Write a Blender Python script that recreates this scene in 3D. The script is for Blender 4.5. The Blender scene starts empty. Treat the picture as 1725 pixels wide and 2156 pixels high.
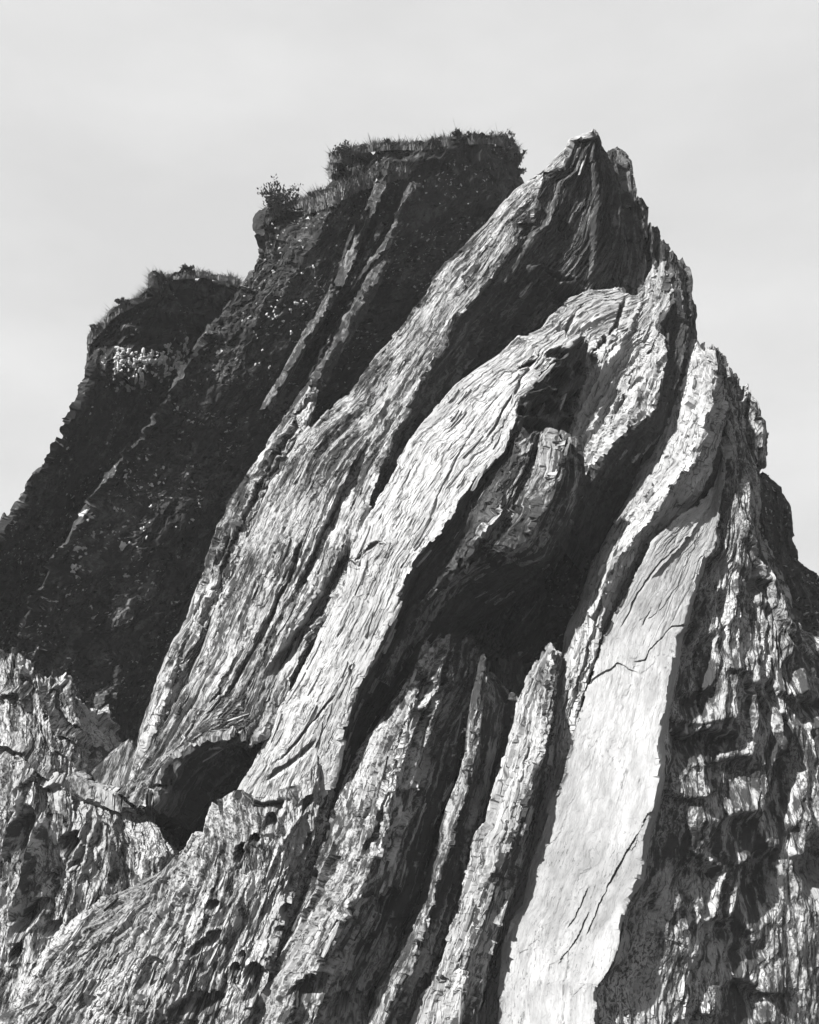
import bpy, math, random
import numpy as np
from mathutils import Vector, Matrix
random.seed(7)
rng = np.random.default_rng(11)
SC = bpy.context.scene

# ------------------------------------------------------------------ camera
PITCH = math.radians(20.0)
HALF = math.radians(25.0)
CAM = np.array([0.0, 0.0, 1.7])
cd = bpy.data.cameras.new('camera')
cam = bpy.data.objects.new('camera', cd)
SC.collection.objects.link(cam)
cam.location = CAM
cam.rotation_euler = (math.pi / 2 + PITCH, 0, 0)
cd.sensor_fit = 'VERTICAL'
cd.angle = 2 * HALF
cd.clip_start = 0.1
cd.clip_end = 9000
SC.camera = cam

# ------------------------------------------------------------------ light
SUN_DIR = Vector((-0.57, -0.64, 0.52)).normalized()        # towards the sun
sun_d = bpy.data.lights.new('sun', 'SUN')
sun_d.energy = 5.0
sun_d.angle = math.radians(0.9)
sun_d.color = (1.0, 0.995, 0.985)
sun = bpy.data.objects.new('sun', sun_d)
sun.rotation_euler = (-SUN_DIR).to_track_quat('-Z', 'Y').to_euler()
sun.location = (-20, -15, 30)
SC.collection.objects.link(sun)

world = bpy.data.worlds.new('World')
SC.world = world
world.use_nodes = True
nt = world.node_tree
nt.nodes.clear()
N = nt.nodes.new
L = nt.links.new
out = N('ShaderNodeOutputWorld')
bg = N('ShaderNodeBackground')
bg.inputs['Strength'].default_value = 0.10
sky = N('ShaderNodeTexSky')
sky.sky_type = 'NISHITA'
sky.sun_disc = False
sky.sun_elevation = math.asin(SUN_DIR.z)
sky.sun_rotation = math.atan2(SUN_DIR.x, SUN_DIR.y)
bw = N('ShaderNodeRGBToBW')
L(sky.outputs[0], bw.inputs[0])
tc = N('ShaderNodeTexCoord')
mp = N('ShaderNodeMapping')
mp.inputs['Scale'].default_value = (1.0, 1.0, 2.6)
L(tc.outputs['Generated'], mp.inputs[0])
n1 = N('ShaderNodeTexNoise')
n1.inputs['Scale'].default_value = 3.4
n1.inputs['Detail'].default_value = 5
n1.inputs['Roughness'].default_value = 0.5
L(mp.outputs[0], n1.inputs['Vector'])
cr = N('ShaderNodeMapRange')
cr.inputs['From Min'].default_value = 0.32
cr.inputs['From Max'].default_value = 0.68
cr.inputs['To Min'].default_value = 2.22
cr.inputs['To Max'].default_value = 2.60
L(n1.outputs['Fac'], cr.inputs['Value'])
mx = N('ShaderNodeMix')
mx.data_type = 'FLOAT'
mx.inputs[0].default_value = 0.96
L(bw.outputs[0], mx.inputs[2])
L(cr.outputs[0], mx.inputs[3])
L(mx.outputs[0], bg.inputs['Color'])
L(bg.outputs[0], out.inputs[0])

SC.view_settings.view_transform = 'Standard'
SC.view_settings.look = 'None'
SC.view_settings.exposure = 1.66
SC.view_settings.gamma = 1.0
SC.cycles.max_bounces = 3
SC.cycles.diffuse_bounces = 2
SC.cycles.use_adaptive_sampling = True

# ------------------------------------------------------------------ space
FW = np.array([0, math.cos(PITCH), math.sin(PITCH)])
UP = np.array([0, -math.sin(PITCH), math.cos(PITCH)])
RT = np.array([1.0, 0, 0])
S = math.tan(HALF) / 1078.0


def base_depth(x, y):
    return 12.0 + 0.0018 * (2156 - y)


def W(x, y, d):
    """traced outline point and its distance -> metres in the place"""
    x = np.asarray(x, float); y = np.asarray(y, float); d = np.asarray(d, float)
    X = (x - 862.5) * S
    Y = (1078 - y) * S
    return CAM + d[..., None] * (FW + X[..., None] * RT + Y[..., None] * UP)


# ------------------------------------------------------------------ noise
def _h(ix, iy, seed):
    v = (ix.astype(np.int64) * 374761393 + iy.astype(np.int64) * 668265263 + int(seed) * 982451653) & 0xFFFFFFFF
    v = ((v ^ (v >> 13)) * 1274126177) & 0xFFFFFFFF
    v = v ^ (v >> 16)
    return (v & 0xFFFF) / 32767.5 - 1.0


def vn(x, y, seed=0):
    ix = np.floor(x); iy = np.floor(y)
    fx = x - ix; fy = y - iy
    fx = fx * fx * fx * (fx * (fx * 6 - 15) + 10)
    fy = fy * fy * fy * (fy * (fy * 6 - 15) + 10)
    a = _h(ix, iy, seed); b = _h(ix + 1, iy, seed)
    c = _h(ix, iy + 1, seed); d = _h(ix + 1, iy + 1, seed)
    return (a + (b - a) * fx) * (1 - fy) + (c + (d - c) * fx) * fy


def fbm(x, y, seed, octv=3):
    s = 0; w = 1.0; t = 0
    for i in range(octv):
        s = s + w * vn(x * 2 ** i + 17.3 * i, y * 2 ** i + 5.1 * i, seed + i)
        t += w; w *= 0.5
    return s / t


def cells(x, y, seed):
    """distance to nearest cell point, and the gap to the second"""
    ix = np.floor(x); iy = np.floor(y)
    d1 = np.full(x.shape, 9.0); d2 = np.full(x.shape, 9.0)
    for dx in (-1, 0, 1):
        for dy in (-1, 0, 1):
            px = ix + dx + 0.5 + 0.42 * _h(ix + dx, iy + dy, seed)
            py = iy + dy + 0.5 + 0.42 * _h(ix + dx, iy + dy, seed + 9)
            d = np.hypot(px - x, py - y)
            d2 = np.where(d < d1, d1, np.minimum(d2, d))
            d1 = np.minimum(d1, d)
    return d1, d2


def facets(x, y, seed, tilt=.5):
    """broken plates: every cell has its own height and a slight tilt of its own"""
    ix = np.floor(x); iy = np.floor(y)
    best = np.full(x.shape, 9.0); hh = np.zeros(x.shape)
    for dx in (-1, 0, 1):
        for dy in (-1, 0, 1):
            cx = ix + dx; cy = iy + dy
            px = cx + 0.5 + 0.46 * _h(cx, cy, seed); py = cy + 0.5 + 0.46 * _h(cx, cy, seed + 9)
            ex = x - px; ey = y - py
            d = ex * ex + ey * ey
            v = _h(cx, cy, seed + 5) + tilt * (ex * (_h(cx, cy, seed + 6) - .35) + ey * _h(cx, cy, seed + 7)) * 1.6
            m = d < best
            hh = np.where(m, v, hh)
            best = np.where(m, d, best)
    return hh


def sstep(a, b, x):
    t = np.clip((x - a) / (b - a), 0, 1)
    return t * t * (3 - 2 * t)


# ------------------------------------------------------------------ materials
def rock_material(name, light, dark, amount, streak=(9.0, 1.0), grain=1.0, rough=0.9, fine=0.5, specks=0.0):
    """light/dark mineral colours mixed in streaks that follow the bedding"""
    m = bpy.data.materials.new(name)
    m.use_nodes = True
    t = m.node_tree
    p = t.nodes['Principled BSDF']
    p.inputs['Roughness'].default_value = rough
    p.inputs['Specular IOR Level'].default_value = 0.25
    n = t.nodes.new; l = t.links.new
    at = n('ShaderNodeAttribute'); at.attribute_name = 'bed'

    def noise(sx, sy, scale, detail, rgh=0.6, dist=0.0):
        mpp = n('ShaderNodeMapping')
        mpp.inputs['Scale'].default_value = (sx, sy, 1)
        l(at.outputs['Vector'], mpp.inputs[0])
        q = n('ShaderNodeTexNoise')
        q.inputs['Scale'].default_value = scale
        q.inputs['Detail'].default_value = detail
        q.inputs['Roughness'].default_value = rgh
        q.inputs['Distortion'].default_value = dist * .35
        l(mpp.outputs[0], q.inputs['Vector'])
        return q.outputs['Fac']

    def rng_(sock, a, b, c, d):
        r = n('ShaderNodeMapRange')
        r.interpolation_type = 'SMOOTHSTEP'
        for k, v in zip(('From Min', 'From Max', 'To Min', 'To Max'), (a, b, c, d)):
            r.inputs[k].default_value = v
        l(sock, r.inputs['Value'])
        return r.outputs[0]

    def math_(op, a, b):
        r = n('ShaderNodeMath'); r.operation = op
        for i, v in enumerate((a, b)):
            if isinstance(v, float): r.inputs[i].default_value = v
            else: l(v, r.inputs[i])
        return r.outputs[0]
    big = noise(1.0, 0.45, 1.3, 4, 0.6, 0.4)
    st = noise(streak[0], streak[1], 1.6, 6, 0.68, 0.5)
    spk = noise(3.0, 1.6, 5.0, 5, 0.7, 0.3)
    mixv = math_('ADD', math_('MULTIPLY', st, 0.5), math_('ADD', math_('MULTIPLY', big, 0.28), math_('MULTIPLY', spk, 0.22)))
    thr = 0.5 + (amount - 0.5) * 0.34
    fac1 = rng_(mixv, thr - 0.035, thr + 0.03, 1.0, 0.0)
    pk_ = noise(streak[0] * 1.3, streak[1] * 2.6, 5.0, 4, 0.62, 0.3)
    th2 = 0.5 + (amount - 0.5) * 0.24 - 0.035
    fac2 = rng_(pk_, th2 - 0.03, th2 + 0.03, 0.9, 0.0)
    def chips(sx, sy, scale, sc2):
        mpp = n('ShaderNodeMapping'); mpp.inputs['Scale'].default_value = (sx, sy, 1)
        l(at.outputs['Vector'], mpp.inputs[0])
        q = n('ShaderNodeTexVoronoi'); q.voronoi_dimensions = '2D'
        q.inputs['Scale'].default_value = scale
        l(mpp.outputs[0], q.inputs['Vector'])
        sp = n('ShaderNodeSeparateColor'); l(q.outputs['Color'], sp.inputs[0])
        return sp.outputs[0]
    ch1 = chips(streak[0] * 1.3, streak[1] * 2.0, 3.2, 0)
    ch2 = chips(streak[0] * 2.0, streak[1] * 4.5, 5.0, 0)
    hn = noise(streak[0] * 0.9, streak[1] * 1.1, 3.2, 3, 0.55, 0.25)
    def edges(sx, sy, scale, wdt):
        mpp = n('ShaderNodeMapping'); mpp.inputs['Scale'].default_value = (sx, sy, 1)
        mpp.inputs['Rotation'].default_value = (0, 0, 0.0)
        l(at.outputs['Vector'], mpp.inputs[0])
        q = n('ShaderNodeTexVoronoi'); q.voronoi_dimensions = '2D'; q.feature = 'DISTANCE_TO_EDGE'
        q.inputs['Scale'].default_value = scale
        l(mpp.outputs[0], q.inputs['Vector'])
        return rng_(q.outputs['Distance'], 0.0, wdt, 1.0, 0.0)
    hair = math_('MAXIMUM', edges(streak[0] * .9, streak[1] * .8, 1.6, 0.075), edges(streak[0] * 1.2, streak[1] * 1.5, 3.4, 0.085))
    hm = rng_(hn, 0.47, 0.56, 0.0, 1.0)
    hair = math_('MULTIPLY', math_('MULTIPLY', hair, hm), 0.3 if fine < 0.45 else 1.0)
    fm = rng_(noise(1.4, 0.9, 1.1, 4, 0.6), 0.42, 0.60, 0.15, 1.0)
    fac = math_('MAXIMUM', math_('MAXIMUM', fac1, math_('MULTIPLY', fac2, fm)), math_('MULTIPLY', hair, 0.9))
    tone = rng_(noise(2.0, 0.8, 4.0, 5, 0.65), 0.25, 0.75, 0.72, 1.18)
    c1 = n('ShaderNodeMix'); c1.data_type = 'FLOAT'
    c1.inputs[2].default_value = light
    c1.inputs[3].default_value = dark
    l(fac, c1.inputs[0])
    stain = rng_(noise(1.3, 0.6, 0.9, 6, 0.62, 0.6), 0.36, 0.60, 0.74, 1.06)
    col = math_('MULTIPLY', c1.outputs[0], math_('MULTIPLY', tone, stain))
    if specks:
        s1 = rng_(noise(1.6, 1.3, 9.0, 3, 0.6), 0.60, 0.66, 0.0, 1.0)
        s2 = rng_(noise(1.0, 0.8, 1.6, 3, 0.6), 0.47, 0.58, 0.0, 1.0)
        col = math_('ADD', col, math_('MULTIPLY', math_('MULTIPLY', s1, s2), float(specks)))
    l(col, p.inputs['Base Color'])
    b1 = noise(streak[0] * 1.4, streak[1] * 1.2, 7.0, 6, 0.7, 0.2)
    b2 = noise(1.0, 0.55, 60.0 * grain, 4, 0.7)
    bump = n('ShaderNodeBump')
    bump.inputs['Strength'].default_value = 1.0
    bump.inputs['Distance'].default_value = 0.022 * fine * 2
    l(math_('SUBTRACT', math_('ADD', math_('ADD', math_('MULTIPLY', b1, 0.5), math_('MULTIPLY', b2, 0.25)), math_('ADD', math_('MULTIPLY', ch1, 0.28), math_('MULTIPLY', ch2, 0.16))), math_('MULTIPLY', hair, 0.35)), bump.inputs['Height'])
    l(bump.outputs[0], p.inputs['Normal'])
    return m


def flat_material(name, v, rough=0.85, var=0.25, scale=14.0):
    m = bpy.data.materials.new(name)
    m.use_nodes = True
    t = m.node_tree
    p = t.nodes['Principled BSDF']
    p.inputs['Roughness'].default_value = rough
    p.inputs['Specular IOR Level'].default_value = 0.2
    g = t.nodes.new('ShaderNodeNewGeometry')
    q = t.nodes.new('ShaderNodeTexNoise')
    q.inputs['Scale'].default_value = scale
    q.inputs['Detail'].default_value = 4
    t.links.new(g.outputs['Position'], q.inputs['Vector'])
    r = t.nodes.new('ShaderNodeMapRange')
    r.inputs['From Min'].default_value = 0.3
    r.inputs['From Max'].default_value = 0.7
    r.inputs['To Min'].default_value = v * (1 - var)
    r.inputs['To Max'].default_value = v * (1 + var)
    t.links.new(q.outputs['Fac'], r.inputs['Value'])
    t.links.new(r.outputs[0], p.inputs['Base Color'])
    return m


M_PALE = rock_material('pale_slate', 0.255, 0.032, 0.24, (8, 0.8))
M_MID = rock_material('streaked_slate', 0.265, 0.022, 0.50, (9, 0.75))
M_FLANK = rock_material('weathered_flank', 0.22, 0.022, 0.56, (9, 0.7))
M_SHADE = rock_material('shaded_slate', 0.05, 0.018, 0.5, (9, 1.0))  # slate darkened to carry the shade of averted and recessed faces
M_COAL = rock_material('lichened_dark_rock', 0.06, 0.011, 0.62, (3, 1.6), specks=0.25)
M_END = rock_material('pitted_end_slate', 0.25, 0.022, 0.50, (6, 1.5))
M_FIN = rock_material('thin_fin_slate', 0.13, 0.018, 0.60, (9, 2.2))
M_SLOPE = rock_material('foot_slate', 0.26, 0.024, 0.44, (6, 2.0))
M_FACE = rock_material('speckled_shaded_face', 0.10, 0.018, 0.56, (9, 1.2))  # slab stone with the summit face's shade put into its colour
M_SMOOTH = rock_material('smooth_pale_slate', 0.205, 0.07, 0.22, (6, 0.9), fine=0.4)
M_LICHEN = flat_material('lichen', 0.28, 0.95, 0.35, 20)
M_GRASS = flat_material('dry_grass', 0.10, 0.8, 0.5, 3)
M_LEAF = flat_material('dark_leaf', 0.045, 0.7, 0.5, 5)
M_STEM = flat_material('stem', 0.05, 0.8)
M_GROUND = flat_material('ground', 0.07, 0.95, 0.4, 0.7)

# ------------------------------------------------------------------ helpers
SLABS = {}


def link(o, parent=None):
    SC.collection.objects.link(o)
    if parent is not None:
        o.parent = parent
        o.matrix_parent_inverse = Matrix.Identity(4)
    return o


def tag(o, label=None, cat=None, group=None, kind=None):
    if label: o['label'] = label
    if cat: o['category'] = cat
    if group: o['group'] = group
    if kind: o['kind'] = kind
    return o


def resample(pts, extra, n, smooth=True):
    """points [(x, y)] and per-point offsets -> n rows by arc length"""
    p = np.array(pts, float)
    e = np.array(extra, float)
    if e.ndim == 0: e = np.full(len(p), float(e))
    elif len(e) != len(p):
        e = np.interp(np.linspace(0, 1, len(p)), np.linspace(0, 1, len(e)), e)
    seg = np.hypot(*np.diff(p, axis=0).T)
    s = np.concatenate([[0], np.cumsum(seg)])
    s /= s[-1]
    t = np.linspace(0, 1, n)
    return np.interp(t, s, p[:, 0]), np.interp(t, s, p[:, 1]), np.interp(t, s, e)


def seg_dist(x, y, poly, width=1.0):
    """signed distance (positive on the right of travel top->bottom... by cross), along 0..1"""
    best = np.full(x.shape, 1e9); sg = np.zeros(x.shape); al = np.zeros(x.shape)
    p = np.array(poly, float)
    ls = np.hypot(*np.diff(p, axis=0).T); tot = ls.sum(); acc = 0
    for i in range(len(p) - 1):
        dx, dy = p[i + 1] - p[i]
        t = np.clip(((x - p[i, 0]) * dx + (y - p[i, 1]) * dy) / (ls[i] ** 2), 0, 1)
        qx = x - p[i, 0] - t * dx; qy = y - p[i, 1] - t * dy
        d = np.hypot(qx, qy)
        m = d < best
        best = np.where(m, d, best)
        sg = np.where(m, np.sign(dy * qx - dx * qy), sg)
        al = np.where(m, (acc + t * ls[i]) / tot, al)
        acc += ls[i]
    return best, sg, al


STYLE = {
    'pale':  dict(swell=.02, plate=.020, pk=(5.5, .24), fib=.013, fk=(24, 1.1), pit=0.0, jag=.06),
    'strand': dict(swell=.05, plate=.062, pk=(6.0, .25), fib=.028, fk=(24, 1.0), pit=0.01, jag=.065),
    'rough': dict(swell=.14, plate=.058, pk=(5.2, 1.0), fib=.018, fk=(20, 3.0), pit=0.05, jag=.06),
    'flank': dict(swell=.09, plate=.034, pk=(6.5, .9), fib=.018, fk=(26, 1.6), pit=0.055, jag=.07),
    'dark':  dict(swell=.10, plate=.065, pk=(3.4, 1.0), fib=.018, fk=(12, 3), pit=0.03, jag=.08),
    'smooth': dict(swell=.03, plate=.011, pk=(2.6, .5), fib=.006, fk=(16, 1.4), pit=0.0, jag=.05),
}


def slab(name, label, ribs, mat, style='pale', back=(1.4, 1.4), group='upright slabs of the sea stack',
         cat='rock slab', step=2.05, pockets=(), strokes=(), off=0.0, seed=None, styles=None, mats=None, swapx=None):
    """A tilted bed of rock: a closed ring of ribs lofted from its top to its foot.
    ribs: [(offset or [offsets], [(x, y), ...]), ...] left to right."""
    seed = seed if seed is not None else sum(map(ord, label)) % 997
    st = STYLE[style]
    H = max(np.hypot(*np.diff(np.array(r[1], float), axis=0).T).sum() for r in ribs)
    nv = int(H / step) + 2
    R = []
    for o_, pts in ribs:
        x, y, e = resample(pts, o_, nv)
        R.append((x, y, base_depth(x, y) + e + off))
    # across
    X = []; Y = []; D = []; U = []
    u0 = 0.0; ribu = [0.0]
    for i in range(len(R) - 1):
        a, b = R[i], R[i + 1]
        wpx = np.percentile(np.hypot(b[0] - a[0], b[1] - a[1]), 75)
        dd = np.percentile(np.abs(b[2] - a[2]), 75)
        n = max(2, int(max(wpx / step, dd * 22)))
        wm = math.hypot(wpx * S * 13.5, dd)
        for k in range(n):
            t = k / n
            X.append(a[0] + (b[0] - a[0]) * t); Y.append(a[1] + (b[1] - a[1]) * t); D.append(a[2] + (b[2] - a[2]) * t)
            U.append(u0 + wm * t)
        u0 += wm; ribu.append(u0)
    X.append(R[-1][0]); Y.append(R[-1][1]); D.append(R[-1][2]); U.append(u0)
    nb = 6
    for k in range(1, nb + 1):
        X.append(R[-1][0] - k * 3.0); Y.append(R[-1][1] + 0.5 * k); D.append(R[-1][2] + back[1] * k / nb); U.append(u0 + back[1] * k / nb)
    for k in range(1, nb + 1):
        X.insert(0, R[0][0] + k * 3.0); Y.insert(0, R[0][1] + 0.5 * k); D.insert(0, R[0][2] + back[0] * k / nb); U.insert(0, -back[0] * k / nb)
    X = np.array(X).T; Y = np.array(Y).T; D = np.array(D).T           # rows along, columns across
    U = np.array(U)
    nu = X.shape[1]
    P = W(X, Y, D)
    along = np.linalg.norm(np.diff(P, axis=0), axis=2)
    Vv = np.concatenate([[0], np.cumsum(along.mean(1))])
    A = np.broadcast_to(U[None, :], X.shape) * 1.0
    Bv = np.broadcast_to(Vv[:, None], X.shape) * 1.0
    loc = np.linalg.norm(np.diff(P, axis=1), axis=2)
    la = np.concatenate([np.zeros((nv, 1)), np.cumsum(loc, 1)], 1)
    lw = 0.45 if style in ('pale', 'strand', 'smooth') else 0.0
    A = (1 - lw) * A + lw * la
    A = A + 0.04 * vn(Bv * .6, A * 0.8, seed + 3) + 0.008 * vn(Bv * 2.5, A * 5, seed + 4)
    # normals of the undisplaced loft
    du = np.gradient(P, axis=1); dv = np.gradient(P, axis=0)
    Nn = np.cross(dv, du)
    Nn /= np.maximum(np.linalg.norm(Nn, axis=2, keepdims=True), 1e-9)
    view = P - CAM
    mid = nu // 2
    if (Nn[:, mid] * view[:, mid]).sum() > 0: Nn = -Nn; flip = True
    else: flip = False
    # soften the normals over creases so that plates do not tear
    for _ in range(6):
        Nn[:, 1:-1] = (Nn[:, :-2] + Nn[:, 1:-1] + Nn[:, 2:]) / 3
    Nn /= np.maximum(np.linalg.norm(Nn, axis=2, keepdims=True), 1e-9)
    sty = st
    rough = 0.6 + 0.6 * sstep(-0.5, 0.5, fbm(A * .7, Bv * .35, seed + 40, 2))   # calm and broken areas
    h = sty['swell'] * fbm(A * .9, Bv * .5, seed + 1, 3) * 1.6
    ka, kb = sty['pk']
    w = A + 0.018 * vn(A * 5, Bv * 1.3, seed + 8)
    sh = .03 * vn(A * 9, Bv * 7, seed + 9)
    calm = sstep(-.5, .35, vn(A * 1.6, Bv * .7, seed + 41)) * .75 + .25
    h = h + sty['plate'] * .75 * rough * facets(w * ka * .75 + sh * 3, Bv * kb * 1.1 + A * .3, seed + 12)
    h = h + sty['plate'] * .42 * rough * facets(w * ka * 2.1 + sh * 6, Bv * kb * 3.0 + A * .8, seed + 14)
    h = h + sty['plate'] * .22 * calm * facets(w * ka * 5.2 + sh * 12, Bv * kb * 8.5 + A * 2, seed + 16)
    q = fbm(w * ka * .8, Bv * kb * .6, seed + 18, 2) * 2.6
    fl = np.floor(q); fr = q - fl
    h = h + sty['plate'] * .55 * rough * (fl + sstep(0.0, 0.14, fr) * .8 + fr * .2)
    fa, fb_ = sty['fk']
    g0 = np.abs(fbm(w * fa * .42, Bv * fb_ * .6, seed + 31, 2))
    cd1, cd2 = cells(w * fa * .42, Bv * fb_ * .45 + A, seed + 32)
    g1 = (cd2 - cd1) * 1.6
    m1 = sstep(-.15, .45, vn(A * 3.1, Bv * 1.1, seed + 34))
    m2 = sstep(-.3, .4, vn(A * 5.3, Bv * 2.3, seed + 35))
    h = h - sty['fib'] * 1.5 * rough * (1 - sstep(0, .13, g0)) * m1 - sty['fib'] * 1.0 * rough * (1 - sstep(0, .30, g1)) * m2
    h = h + sty['fib'] * .5 * rough * vn(w * fa * 1.7, Bv * fb_ * 2.6, seed + 33)
    bl = vn(A * 11, Bv * 6.5, seed + 36) * .5 + vn(A * 25, Bv * 15, seed + 37) * .35
    h = h + sty['fib'] * .55 * rough * bl
    if sty['pit'] > 0:
        wx = A + .12 * vn(A * 3, Bv * 3, seed + 50); wy = Bv + .12 * vn(A * 3, Bv * 3, seed + 51)
        d1, d2 = cells(wx * 3.4, wy * 1.9, seed + 52)
        cov = sstep(-.1, .4, vn(A * 1.3, Bv * .8, seed + 53))
        h = h - sty['pit'] * cov * (1 - sstep(.12, .48, d1)) * 1.3
        d1, d2 = cells(wx * 9.5, wy * 5, seed + 55)
        h = h - sty['pit'] * .35 * (0.4 + 0.6 * cov) * (1 - sstep(.1, .45, d1))
    # traced hollows and ledges
    hb = np.zeros_like(h)
    if style in ('flank', 'rough'):
        hb += 1.2 * sty['swell'] * fbm(A * 1.3, Bv * .9, seed + 90, 2)
    wf = .4 if style == 'flank' else 1.0
    wobx = 5 * vn(A * 5 * wf, Bv * 4 * wf, seed + 70) + 3 * wf * vn(A * 14, Bv * 9 * wf, seed + 71)
    woby = 5 * vn(A * 5 * wf, Bv * 4 * wf, seed + 72) + 3 * wf * vn(A * 14, Bv * 9 * wf, seed + 73)
    if style == 'flank':
        wobx *= .9; woby *= .9
    xx = X + wobx; yy = Y + woby
    for (px, py, rx, ry, ang, dep) in pockets:
        ca, sa = math.cos(math.radians(ang)), math.sin(math.radians(ang))
        ex = ((xx - px) * ca + (yy - py) * sa) / rx
        ey = (-(xx - px) * sa + (yy - py) * ca) / ry
        r = np.sqrt(ex * ex + ey * ey)
        hb = hb - dep * (1 - sstep(.3 if style == 'flank' else .45, 1.0, r)) + dep * .12 * np.exp(-((r - 1.1) / .16) ** 2)
    for (poly, wl, wr, ht) in strokes:
        pp = np.array(poly, float); mg = max(wl, wr) * 1.5 + 10
        msk = (X > pp[:, 0].min() - mg) & (X < pp[:, 0].max() + mg) & (Y > pp[:, 1].min() - mg) & (Y < pp[:, 1].max() + mg)
        if not msk.any(): continue
        d, sg, al = seg_dist(X[msk] + .45 * wobx[msk], Y[msk] + .45 * woby[msk], poly)
        tap = np.minimum(1, np.minimum(al, 1 - al) * 7 + .15)
        hh = np.where(sg < 0, 1 - d / wl, 1 - d / wr).clip(0, 1)
        hb[msk] += ht * tap * (hh * .4 + .6 * sstep(0, 1, hh) if ht > 0 else sstep(0, 1, hh))
    # fade detail towards the hidden back edges
    fade = np.ones(nu); fade[:3] = 0.3; fade[-3:] = .3
    h = h * fade[None, :]
    P = P + Nn * h[..., None] - FW * (hb * fade[None, :])[..., None]
    # ragged edges: shift sideways and along the bed
    Tv = dv / np.maximum(np.linalg.norm(dv, axis=2, keepdims=True), 1e-9)
    Tu = np.cross(Tv, Nn)
    js = sty['jag'] * (.55 * facets(A * 1.6, Bv * 1.7, seed + 60, .8) + .32 * facets(A * 4, Bv * 5.5, seed + 61, .8) + .15 * facets(A * 9, Bv * 14, seed + 62))
    jt = fbm(A * 7, Bv * .5, seed + 64, 2) * np.exp(-Bv / 1.0) * .15 * (sty['jag'] / .06)
    if style in ('pale', 'strand', 'smooth'):
        js = js * ((.22 if style != 'strand' else .38) + .9 * np.clip(sum(np.exp(-((U - q_) / .10) ** 2) for q_ in ribu), 0, 1))[None, :]
    if style in ('flank', 'rough'): js = js * (.25 + .75 * sstep(.88, 1.0, np.linspace(0, 1, nu))[None, :]); jt = jt * .3
    P = P + Tu * js[..., None] + Tv * jt[..., None]
    # mesh
    verts = P.reshape(-1, 3)
    i = np.arange(nv - 1)[:, None] * nu; j = np.arange(nu - 1)[None, :]
    a = (i + j).ravel()
    quads = np.stack([a, a + 1, a + 1 + nu, a + nu], 1)
    r0 = np.arange(nv - 1) * nu
    backq = np.stack([r0 + nu - 1, r0, r0 + nu, r0 + 2 * nu - 1], 1)
    quads = np.concatenate([quads, backq])
    wid_ = np.linalg.norm(P[0, nu - nb - 1] - P[0, nb])
    c = P[0].mean(0) - UP * min(.9, .45 * wid_) + FW * .2
    verts = np.vstack([verts, c[None]])
    ci = len(verts) - 1
    jj = np.arange(nu)
    tris = np.stack([np.full(nu, ci), (jj + 1) % nu, jj], 1)
    if flip is False:
        quads = quads[:, ::-1]; tris = tris[:, ::-1]
    org = P[-1, nu // 2].copy(); org[2] = 0.0
    me = bpy.data.meshes.new(name)
    me.vertices.add(len(verts)); me.vertices.foreach_set('co', (verts - org).ravel())
    nq, ntr = len(quads), len(tris)
    me.loops.add(nq * 4 + ntr * 3)
    me.loops.foreach_set('vertex_index', np.concatenate([quads.ravel(), tris.ravel()]).astype(np.int32))
    me.polygons.add(nq + ntr)
    ls = np.concatenate([np.arange(nq) * 4, nq * 4 + np.arange(ntr) * 3]).astype(np.int32)
    me.polygons.foreach_set('loop_start', ls)
    me.polygons.foreach_set('use_smooth', np.zeros(nq + ntr, bool))
    me.update(calc_edges=True)
    at = me.attributes.new('bed', 'FLOAT_VECTOR', 'POINT')
    bed = np.zeros((len(verts), 3)); bed[:-1, 0] = A.ravel(); bed[:-1, 1] = Bv.ravel(); bed[:, 2] = (seed % 37) * 1.7
    at.data.foreach_set('vector', bed.ravel())
    ml = [mat] + list(mats or [])
    for m in ml: me.materials.append(m)
    if mats and swapx:
        # columns between given ribs take a second material, mostly darker on shaded sides
        col_m = np.zeros(nu, int)
        for (ra, rb, mi) in swapx:
            ua = np.searchsorted(U, rib_u(ribs, R, ra)); ub = np.searchsorted(U, rib_u(ribs, R, rb))
            col_m[ua:ub + 1] = mi
        mi = np.zeros(nq + ntr, int); mi[:(nv - 1) * (nu - 1)] = np.tile(col_m[:-1], nv - 1)
        me.polygons.foreach_set('material_index', mi.astype(np.int32))
    o = bpy.data.objects.new(name, me)
    o.location = org
    link(o)
    tag(o, label, cat, group)
    SLABS[label] = o
    o_info[o.name] = dict(X=X, Y=Y, P=P, N=Nn, T=Tv, org=org, nb=nb)
    return o


o_info = {}


def rib_u(ribs, R, k):
    u0 = 0.0
    for i in range(k):
        a, b = R[i], R[i + 1]
        wpx = np.percentile(np.hypot(b[0] - a[0], b[1] - a[1]), 75)
        dd = np.percentile(np.abs(b[2] - a[2]), 75)
        u0 += math.hypot(wpx * S * 13.5, dd)
    return u0


def on_surface(o, x, y):
    inf = o_info[o.name]
    nb = inf['nb']
    d = (inf['X'][:, nb:-nb] - x) ** 2 + (inf['Y'][:, nb:-nb] - y) ** 2
    r, c = np.unravel_index(np.argmin(d), d.shape)
    c += nb
    return inf['P'][r, c] - inf['org'], inf['N'][r, c], inf['T'][r, c], math.sqrt(d.min())


def frame(p, n, t, spin=0.0, sc=1.0):
    n = Vector(n).normalized(); t = Vector(t).normalized()
    s = t.cross(n).normalized(); t = n.cross(s)
    m = Matrix((s, t, n)).transposed()
    m = m @ Matrix.Rotation(spin, 3, 'Z')
    sc = (sc, sc, sc) if not hasattr(sc, '__len__') else sc
    m4 = m.to_4x4() @ Matrix.Diagonal((*sc, 1))
    m4.translation = Vector(p)
    return m4


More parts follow.
